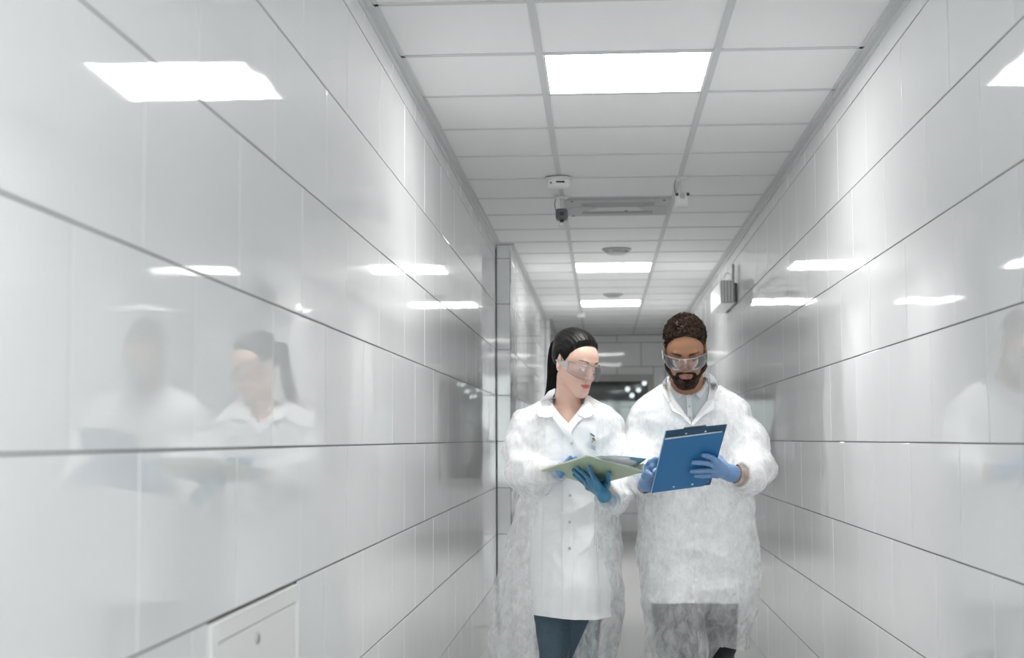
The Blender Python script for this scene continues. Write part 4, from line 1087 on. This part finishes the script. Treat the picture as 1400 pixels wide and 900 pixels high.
# ================================================================ MAN
YM = 5.5
M0 = P(945, 600, YM); M0[2] = 0
man = thing('person', 'bearded man with curly dark hair, white coat and clear goggles, holding a blue clipboard', 'person', tuple(M0))
HM = Head(P(937, 481, 5.44), rot(-4, 24, -1), .985, False)
def C_(px, py, d): return onC(px, py, d)
gm = .0098
mf_L = [[C_(981, 633, .030), C_(974, 626.8, .020), C_(967.5, 624.2, .015), C_(961.5, 622.8, .011)],
        [C_(979, 637.5, .030), C_(968, 633.5, .022), C_(957, 632.6, .015), C_(947.5, 632.4, .011)],
        [C_(979, 643, .029), C_(968, 643.5, .021), C_(957, 644.2, .015), C_(946, 644.6, .011)],
        [C_(980, 648.5, .026), C_(970, 650, .018), C_(961, 650.8, .014), C_(951, 650.6, .010)]]
mt_L = [P(988, 636, 5.17), P(984, 628, 5.20), P(978, 622, 5.21)]
m_palm_L = C_(988, 643, .026); m_wrist_L = P(1000, 647.5, 5.205)
def hand_ML(F, r):
    for ch in mf_L:
        F.chain(ch, [gm * 1.05 * r, gm * .96 * r, gm * .9 * r, gm * .8 * r], .004)
        F.cap(m_palm_L, ch[0], .015 * r, gm * 1.15 * r, .010); F.cap(m_wrist_L, ch[0], .020 * r, gm * 1.1 * r, .014)
    F.chain(mt_L, [.013 * r, .0115 * r, .009 * r], .006); F.cap(m_wrist_L, mt_L[0], .020 * r, .014 * r, .012)
    F.cap(P(993, 646, 5.185), P(1001, 647.5, 5.21), .026 * r, .030 * r, .01)
m_wrist_R = P(884.5, 661, 5.20); m_palm_R = P(885.5, 648, 5.155)
mf_R = [[P(884, 640, 5.145), P(888.5, 632, 5.115), P(896, 628.5, 5.105), P(903, 629, 5.11)],
        [P(886, 644, 5.135), P(892, 637.5, 5.105), P(899, 635.5, 5.115), P(905, 636, 5.13)],
        [P(888, 650, 5.15), P(895, 646, 5.155), P(902, 645, 5.165), P(908, 646, 5.175)],
        [P(888, 655, 5.17), P(895, 654, 5.18), P(901, 654, 5.19), P(906, 655, 5.195)]]
mt_R = [P(882.5, 651, 5.13), P(884.5, 647, 5.10), P(890, 650, 5.088)]
def hand_MR(F, r):
    for ch in mf_R:
        F.chain(ch, [gm * 1.05 * r, gm * .96 * r, gm * .9 * r, gm * .8 * r], .004); F.cap(m_palm_R, ch[0], .015 * r, gm * 1.15 * r, .010)
        F.cap(m_wrist_R, ch[0], .019 * r, gm * 1.1 * r, .014)
    F.chain(mt_R, [.013 * r, .0115 * r, .009 * r], .005); F.cap(m_wrist_R, mt_R[0], .019 * r, .013 * r, .012)
    F.cap(m_wrist_R, m_wrist_R + unit(elMR - m_wrist_R) * .05, .029 * r, .034 * r, .01)
shMR, shML = P(883, 576, 5.51), P(1008, 571, 5.51); elMR, elML = P(880, 645, 5.43), P(1032, 640, 5.43)
LM = dict(hipR=P(922, 762, 5.52), hipL=P(972, 762, 5.52), knR=P(928, 888, 5.36), knL=P(980, 880, 5.56))
anMR, anML = ground(LM['knR'], 5.22, .10), ground(LM['knL'], 5.90, .15)
F = SDF(); HM.prims(F)
nbm = P(941, 545, 5.54)
F.cap(HM.W((0, .022, -.055)), nbm, .058, .064, .02); F.cap(HM.W((0, .0, -.075)), P(941, 552, 5.52), .046, .052, .02)
bm = [(534, 912, 972, 5.54, .055), (545, 894, 992, 5.54, .075), (560, 880, 1010, 5.53, .095), (590, 880, 1010, 5.53, .11), (640, 888, 1004, 5.53, .112), (700, 896, 998, 5.53, .10), (750, 893, 1000, 5.53, .108), (785, 896, 998, 5.53, .095)]
F.column(sect(bm, YM), .02, 2.2)
F.chain([shMR, elMR, m_wrist_R], [.044, .038, .026], .02); F.chain([shML, elML, P(1018, 650, 5.28), m_wrist_L], [.044, .038, .034, .026], .02)
hand_ML(F, .86); hand_MR(F, .86)
legs(F, LM['hipR'], LM['knR'], anMR, LM['hipL'], LM['knL'], anML, .95, 0, .085); feet(F, anMR); feet(F, anML)
V, Q = polygonise(F, (M0[0] - .36, 5.0, -.02), (M0[0] + .36, 6.05, 1.74), .0028); T = tris(Q); V = laplace(V, T, 1, .3)
body = link('body', V, T, M_SKIN, man, True); body_m = (V, T)
colour(body, face_colour(HM, (.36, .175, .095), (.40, .16, .13), ((.012, .008, .006), 1.25), (.40, .16, .09)), V)
# short curly hair
my = np.array([-.11, -.088, -.076, -.066, -.056, -.046, -.034, -.020, -.008, .004, .016, .026, .036, .050, .13])
mz = np.array([.082, .085, .086, .078, .064, .046, .004, -.034, -.012, .032, .034, .016, -.018, -.040, -.052])
hl_m = lambda L: L[:, 2] - np.interp(L[:, 1], my, mz) - .004 * np.cos(L[:, 0] * 60) + .002 * vnoise(L, (140, 140, 140), 8)
top_t = lambda L: .0015 + .007 * sm01(L[:, 2], .035, .085)
V, T = hair_shell(HM, hl_m, top_t, 'hair', M_HAIR_C, man, lambda L: -.0035 * vnoise(L, (95, 95, 95), 12) * sm01(L[:, 2], .02, .06) - .001 * vnoise(L, (260, 260, 260), 13))
mb = MB(); mb.v = [tuple(v) for v in V]; mb.f = [tuple(int(i) for i in t) for t in T]; mb.m = [0] * len(mb.f)
sel = np.random.RandomState(5).permutation(len(V)); Lv = HM.L(V); cnt_ = 0; cc_ = V.mean(0)
for i in sel:
    if Lv[i, 2] < .045 + .012 * math.cos(i) or hl_m(Lv[i:i + 1])[0] < .004: continue
    n = unit(V[i] - HM.W((0, .015, .02))); u = unit(np.cross(n, [rnd.random() - .5, rnd.random() - .5, rnd.random() - .5])); v = np.cross(n, u)
    R_ = .0042 + rnd.random() * .0035; ph = rnd.random() * 6.28; tl_ = rnd.random() * .8
    w_ = unit(n * .5 + v * tl_)
    pts = [V[i] + n * (-.001 + .0045 * k / 13) + R_ * (math.cos(ph + k * .75) * u + math.sin(ph + k * .75) * w_) * (1 - .3 * k / 13) for k in range(14)]
    mb.tube(pts, [.0013] * 11 + [.001, .0008, .0004], 4); cnt_ += 1
    if cnt_ > 620: break
mb.build('hair', M_HAIR_C, man, True)
# beard and moustache
def beard_s(L):
    x, y, z = np.abs(L[:, 0]), L[:, 1], L[:, 2]
    top = np.interp(y, [-.11, -.095, -.088, -.080, -.070, -.055, -.040, -.028, -.018, -.012], [-.047, -.0465, -.047, -.053, -.068, -.070, -.060, -.040, -.022, -.016])
    s = top - z
    s = np.minimum(s, -.004 - y + 0 * z)                               # in front of the ear
    lip = 1 - ((x / .0255) ** 2 + ((z + .0635) / .0125) ** 2); s = np.where(y < -.07, np.minimum(s, -lip * .008), s)
    s = np.minimum(s, z + .128 + .25 * np.clip(y + .05, -1, 1) * 0)
    s = np.minimum(s, (-y - .010) + np.clip(z + .10, -.02, .2) * 1.0)
    return s + .0012 * vnoise(L, (200, 200, 200), 21)
Fh = SDF(); HM.prims(Fh)
def Gb(p, marg=.06):
    d = Fh(p, marg + .02); m = np.abs(d) < .05
    if m.any(): L = HM.L(p[m]); d[m] -= (.0006 + .0035 * sm01(beard_s(L), 0, .010) + .0022 * vnoise(L, (150, 150, 150), 22) * sm01(beard_s(L), .0, .008) + .0012 * vnoise(L, (330, 330, 330), 23)).astype(f4)
    return d
V, Q = polygonise(Gb, HM.o - np.array([.10, .15, .19]), HM.o + np.array([.10, .06, .02]), .0022); T = tris(Q)
V, T = clip(V, T, beard_s(HM.L(V))); link('beard', V, T, M_HAIR_C, man, True)
goggles(HM, man, -.006, .82)
# trousers, shoes
F = SDF(); legs(F, LM['hipR'], LM['knR'], anMR, LM['hipL'], LM['knL'], anML, 1.05, .014, .086)
F.column(sect([(725, 893, 1001, 5.53, .11), (750, 890, 1004, 5.53, .125), (785, 893, 1001, 5.53, .12), (800, 900, 995, 5.53, .10)], YM), .03, 2.2)
F.disp = lambda p: ridge(p, (9, 9, 16), 51, .03) * .004
V, Q = polygonise(F, (M0[0] - .26, 5.1, .02), (M0[0] + .26, 6.08, 1.0), .006); T = tris(Q); V, T = clip(V, T, V[:, 2] - .09)
link('trousers', V, T, M_TROU, man, True)
for an in (anMR, anML):
    F = SDF(); dz = an[2] - .10
    F.cap(an + [0, .03, -.045], an + [0, -.17, -.055], .045, .038, .01); F.cap(an + [0, -.06, -.035], an + [0, .02, .0], .038, .042, .02)
    V, Q = polygonise(F, an - [.07, .26, .12], an + [.07, .12, .07], .005); V[:, 2] = np.maximum(V[:, 2], dz + .001)
    T = tris(Q); V, T = clip(V, T, an[2] + .015 - V[:, 2]); link('shoe', V, T, M_SHOE, man, True)
# shirt
F = SDF(); sm_ = [(516, 914, 965, 5.545, .068), (530, 911, 970, 5.54, .070), (540, 900, 985, 5.54, .085), (552, 884, 1004, 5.54, .100), (570, 877, 1012, 5.53, .112), (600, 878, 1012, 5.53, .122), (660, 886, 1006, 5.53, .124), (760, 890, 1003, 5.53, .122), (790, 890, 1003, 5.53, .122)]
F.column(sect(sm_, YM), .02, 2.2); F.disp = lambda p: ridge(p, (9, 9, 12), 61, .03) * .002
V, Q = polygonise(F, (M0[0] - .25, 5.3, .72), (M0[0] + .25, 5.76, 1.50), .005); T = tris(Q)
px_, py_ = proj(V); s = np.where(V[:, 1] < 5.56, -inpoly(px_, py_, [(905, 500), (914, 524), (924, 535), (935, 540), (946, 540), (958, 532), (968, 515), (975, 500)]) * .0027, 1.)
s = np.minimum(s, P(940, 518, 5.54)[2] + .012 - V[:, 2]); V, T = clip(V, T, s); shirt_m = (V, T)
shirt = link('shirt', V, T, M_SHIRT, man, True)
bs = torso_bvh([shirt_m])
drape(bs, [(913.5, 514), (911, 520), (919, 533), (928.5, 545), (933, 539.5), (936.5, 534.5), (924, 527), (916, 518)], .010, .003, 'shirt_collar', M_SHIRT2, shirt, .8)
drape(bs, [(966, 508), (969, 516), (969, 526), (957, 545.5), (951, 539.5), (945.5, 534), (956, 526), (963, 516)], .010, .003, 'shirt_collar', M_SHIRT2, shirt, .8)
drape(bs, [(938, 536), (945, 536), (946.5, 560), (948, 600), (940.5, 600), (939.5, 560)], .006, .003, 'shirt_placket', M_SHIRT2, shirt, .8)
for b_ in (541, 556, 571): disc_on(bs, 941.8 + (b_ - 541) * .05, b_, .0042, .002, 'button', M_SNAP, shirt, .009)
# inner coat
cuML = [P(1008, 574, 5.51), P(1026, 606, 5.48), P(1031, 638, 5.42), P(1020, 650, 5.29), P(1006, 648.5, 5.225)]
cuMR = [P(884, 579, 5.51), P(879, 612, 5.48), P(881, 642, 5.42), P(885, 656, 5.30), P(885, 664, 5.225)]
eM = [(elMR, .12), (elML, .13), (cuML[3], .10), (cuMR[3], .10), (shMR, .08), (shML, .09)]
cm = [(526, 906, 976, 5.55, .078), (534, 893, 990, 5.545, .088), (544, 878, 1008, 5.54, .104), (558, 868, 1020, 5.54, .122), (580, 866, 1024, 5.53, .136), (630, 872, 1020, 5.53, .140), (690, 878, 1024, 5.53, .136), (740, 880, 1024, 5.53, .142), (800, 890, 1026, 5.53, .142), (870, 893, 1010, 5.53, .140)]
F = SDF(); F.column(sect(cm, YM), .02, 2.3)
legs(F, LM['hipR'], LM['knR'], anMR, LM['hipL'], LM['knL'], anML, 1.05, .030, .086)
F.chain(cuML[:4] + [P(1013, 650, 5.26)], [.053, .057, .061, .052, .036], .035); F.chain(cuMR[:4] + [P(885, 662, 5.26)], [.050, .054, .054, .042, .030], .03)
F.disp = lambda p: wrinkle(p, eM, .95, .0065, 90, .5, M0[0], 5.54)
V, Q = polygonise(F, (M0[0] - .33, 5.12, .38), (M0[0] + .35, 5.85, 1.48), .005); T = tris(Q); px_, py_ = proj(V)
vm = [(907, 500), (908, 520), (914, 545), (923, 560), (945.5, 581), (960, 566), (974, 549), (981, 520), (982, 500)]
s1 = np.where(V[:, 1] < 5.57, -inpoly(px_, py_, vm) * .0027, 1.)
s2 = V[:, 2] - P(945, 824, 5.4)[2] + .005 * np.sin(V[:, 0] * 17)
s3 = np.where(V[:, 2] > P(940, 534, 5.5)[2], np.sqrt((V[:, 0] - nbm[0]) ** 2 + (V[:, 1] - 5.545) ** 2) - .074, 1.)
sl = np.minimum(((V - cuML[4]) ** 2).sum(1) ** .5 - .050, ((V - cuMR[4]) ** 2).sum(1) ** .5 - .045)
V, T = clip(V, T, np.minimum(np.minimum(s1, s2), np.minimum(s3, sl))); coat_m = (V, T); coat = link('lab_coat', V, T, M_COAT, man, True)
# outer gown
gm_ = [(526, 903, 979, 5.55, .082), (534, 890, 993, 5.545, .096), (544, 874, 1012, 5.54, .114), (558, 864, 1024, 5.54, .132), (580, 862, 1028, 5.53, .146), (630, 868, 1024, 5.53, .152), (690, 873, 1029, 5.53, .152), (740, 874, 1035, 5.535, .160), (775, 879, 1038, 5.54, .168), (800, 887, 1038, 5.55, .182), (835, 890, 1034, 5.555, .184), (862, 893, 1022, 5.575, .15), (900, 900, 1004, 5.60, .11), (940, 905, 992, 5.60, .11), (960, 905, 990, 5.60, .11)]
F = SDF(); F.column(sect(gm_, YM), .03, 2.3)
legs(F, LM['hipR'], LM['knR'], anMR, LM['hipL'], LM['knL'], anML, 1.05, .042, .086, .035)
F.chain(cuML, [.062, .066, .070, .060, .036], .035)
F.chain(cuMR, [.058, .062, .062, .050, .034], .03)
F.disp = lambda p: wrinkle(p, eM, .95, .0085, 90, .9, M0[0], 5.54)
V, Q = polygonise(F, (M0[0] - .34, 5.08, .18), (M0[0] + .36, 5.90, 1.48), .005); T = tris(Q); px_, py_ = proj(V)
vg = [(905, 500), (905, 522), (910, 548), (920, 565), (945.5, 590), (963, 570), (979, 549), (984, 522), (985, 500)]
Ft = SDF(); Ft.chain(cuML, [.070, .074, .078, .068, .044], .03); Ft.chain(cuMR, [.066, .07, .07, .058, .042], .03); ds = Ft(V)
s1 = np.where(V[:, 1] < 5.57, np.maximum(-inpoly(px_, py_, vg) * .0027, .006 - ds), 1.)
s2 = V[:, 2] - np.interp(V[:, 0], [P(955, 890, 5.4)[0], P(985, 890, 5.4)[0]], [.34, P(970, 892, 5.4)[2]]) + .02 * np.sin(V[:, 0] * 13)
s3 = np.where(V[:, 2] > P(940, 534, 5.5)[2], np.sqrt((V[:, 0] - nbm[0]) ** 2 + (V[:, 1] - 5.545) ** 2) - .077, 1.)
sl = np.minimum(((V - P(1004, 648, 5.21)) ** 2).sum(1) ** .5 - .034, ((V - cuMR[4]) ** 2).sum(1) ** .5 - .038)
V, T = clip(V, T, np.minimum(np.minimum(s1, s2), np.minimum(s3, sl))); gown_m = (V, T)
gown = link('protective_gown', V, T, M_GOWN, man, True)
bv = torso_bvh([coat_m, gown_m, shirt_m, body_m])
drape(bv, [(912, 514), (906, 522), (905, 535), (913, 551.5), (921, 546), (924, 549), (918, 538), (911, 524)], .010, .004, 'collar', M_COAT, coat)
drape(bv, [(969, 509), (977, 516), (982, 530), (979, 547.5), (970, 545), (967, 548), (970, 532), (971, 520)], .010, .004, 'collar', M_COAT, coat)
drape(bv, [(914, 552), (921, 546), (924, 549), (934, 562), (945.5, 579), (944, 582), (932, 569), (918.5, 562)], .012, .004, 'lapel', M_COAT, coat)
drape(bv, [(977.5, 548), (970, 545), (967, 548), (956, 563), (945.5, 579), (946, 584), (960, 570), (977, 559)], .014, .004, 'lapel', M_COAT, coat)
lo, hi = bounds(flat(mf_L) + mt_L + [m_wrist_L]); make_hand_mesh('glove', hand_ML, M_GLOVE_L, man, lo, hi)
lo, hi = bounds(flat(mf_R) + mt_R + [m_wrist_R, m_wrist_R + unit(elMR - m_wrist_R) * .05]); make_hand_mesh('glove', hand_MR, M_GLOVE_L, man, lo, hi)
for cen, ax_, r_, m_, who in ((P(999.5, 647, 5.20), unit(m_wrist_L - m_palm_L), .0265, M_GLOVE_L, man),):
    u_ = unit(np.cross(ax_, [0, 0, 1])); v_ = np.cross(ax_, u_)
    mb = MB(); mb.tube([cen + r_ * (math.cos(q) * u_ * .85 + math.sin(q) * v_) for q in np.linspace(0, 2 * math.pi, 29)], .0022, 8, cap=False); mb.build('glove_cuff', m_, who, True)

# ================================================================ GREEN RING BINDER
M_GREEN = mat('pale_green_board', (.42, .52, .36), .45); M_GREENE = mat('light_green_edge', (.62, .70, .55), .5)
M_PAPER = mat('paper', (.80, .81, .83), .7)
t = thing('ring_binder', 'pale green ring binder of papers held up by the woman with the ponytail', 'binder', tuple(BO))
u1, v1 = unit(b_u), unit(b_v); LU, LV = np.linalg.norm(b_u), np.linalg.norm(b_v)
mb = MB(); slab(mb, BA, b_u, b_v, b_n, .0028, 0); fixn(mb.build('cover', M_GREEN, t))
mb = MB(); e = .0045                                             # pale edging of the cover along its left side
slab(mb, BA - v1 * e, b_u, v1 * e, b_n, .0045, .0006); fixn(mb.build('edging', M_GREENE, t))
mb = MB(); slab(mb, BA + b_v - v1 * .0028, b_u, v1 * .0028, b_n, .028, -.003); fixn(mb.build('spine', M_GREENE, t))
def curl(o, u, v, n, th, lift, name, m_, par, bend):
    N = 16; V = []; Fq = []
    for i in range(N + 1):
        for j in range(N + 1):
            a, b = i / N, j / N; V.append(o + u * a + v * b - n * (lift + bend(a, b)))
    W = N + 1
    for i in range(N):
        for j in range(N): Fq.append((i * W + j, (i + 1) * W + j, (i + 1) * W + j + 1, i * W + j + 1))
    ob = link(name, V, Fq, m_, par, True); sm = ob.modifiers.new('thickness', 'SOLIDIFY'); sm.thickness = th; sm.offset = 0; return ob
i0 = BA + v1 * .008 + u1 * .008
for j in range(4):
    curl(i0 + v1 * .02 + u1 * (.0015 * (j % 3)), b_u - u1 * .016, b_v - v1 * .040, b_n, .0006, .003 + j * .0011, 'paper_sheet', M_PAPER, t, lambda a, b, j=j: .0015 * j * a ** 2 * b)
curl(i0 + v1 * .03 + u1 * .03, b_u - u1 * .028, b_v - v1 * .048, b_n, .0010, .0075, 'loose_sheet', mat('loose_paper', (.84, .85, .87), .7), t, lambda a, b: .038 * a ** 3 * max(0, b - .08) ** .7)
curl(i0 + v1 * .03 + u1 * .03, b_u - u1 * .024, b_v - v1 * .040, b_n, .0012, .0095, 'blue_divider', mat('teal_divider', (.12, .32, .42), .5), t, lambda a, b: .038 * a ** 3 * max(0, b - .08) ** .7)
sp = BA + b_v - v1 * .012
for q in (.30, .70, .955):
    mb = MB(); c_ = sp + u1 * LU * q - b_n * .016
    mb.tube([c_ + .013 * (math.cos(a) * -v1 + math.sin(a) * -b_n) for a in np.linspace(0, 2 * math.pi, 21)], .0015, 6, cap=False); mb.build('ring', M_METAL, t, True)
mb = MB(); slab(mb, sp - v1 * .004 + u1 * .03, u1 * (LU - .034), v1 * .012, b_n, .003, -.0040); fixn(mb.build('ring_mechanism', M_METAL, t))

# ================================================================ BLUE CLIPBOARD FOLDER
M_BLUE = mat('blue_board', (.028, .17, .40), .42); bump_noise(M_BLUE, 700, .0002, 2, .6)
M_NAVY = mat('navy_board_inside', (.020, .070, .15), .45); M_BEDGE = mat('light_blue_edge', (.45, .62, .80), .5)
t = thing('clipboard', 'blue clipboard folder with rivets and paper held by the bearded man', 'clipboard', tuple(CO))
u1, v1 = unit(c_u), unit(c_v); LU, LV = np.linalg.norm(c_u), np.linalg.norm(c_v)
mb = MB(); slab(mb, CA, c_u, c_v, c_n, .0022, -.006); fixn(mb.build('back_board', M_NAVY, t))
# front cover, a little lower, lower right corner clipped
f0 = v1 * LV * .132
pts = [CA + f0, CA + c_u * .965 + v1 * LV * .105, CA + c_u + v1 * LV * .84 - u1 * .002, CA + c_u + v1 * LV * .93 - u1 * .018, CA + c_u * .87 + v1 * LV * .985, CA + c_v]
V = [p for p in pts] + [p - c_n * .0022 for p in pts]; n = len(pts)
mb = MB(); mb.add(V, [tuple(range(n)), tuple(range(2 * n - 1, n - 1, -1))] + [(i, i + n, (i + 1) % n + n, (i + 1) % n) for i in range(n)]); cov = fixn(mb.build('front_cover', M_BLUE, t))
mb = MB(); mb.tube([CA - c_n * .003 + u1 * -.001, CA + c_v - c_n * .001 - u1 * .001], .0018, 6); mb.build('edge_strip', M_BEDGE, t)
mb = MB(); slab(mb, CA + v1 * LV * .112 + u1 * .004, u1 * (LU * .93) - v1 * LV * .016, c_v * .84, c_n, .0018, -.0032); fixn(mb.build('paper_sheet', M_PAPER, t))
def rivet(px, py, dd, par):
    p = onC(px, py, dd); mb = MB(); u_, v_ = u1, v1; N = 14; V = []
    for (r, hh) in ((.0036, 0), (.0036, .001), (.0022, .002), (.0001, .0022)):
        for k in range(N): a = 2 * math.pi * k / N; V.append(p + u_ * r * math.cos(a) + v_ * r * math.sin(a) + c_n * hh)
    mb.add(V, [(i * N + k, i * N + (k + 1) % N, (i + 1) * N + (k + 1) % N, (i + 1) * N + k) for i in range(3) for k in range(N)]); fixn(mb.build('rivet', mat('rivet_metal', (.85, .85, .86), .35), par))
rivet(938, 593, -.006, t); rivet(964.5, 590, -.006, t); rivet(921, 665.7, .0002, cov); rivet(946.5, 662.3, .0002, cov)
mb = MB(); q0 = CA + u1 * LU * .30 - c_n * .009; slab(mb, q0 - v1 * .006, u1 * LU * .36, v1 * .030, c_n, .004, 0); fixn(mb.build('clip', M_METAL, t))
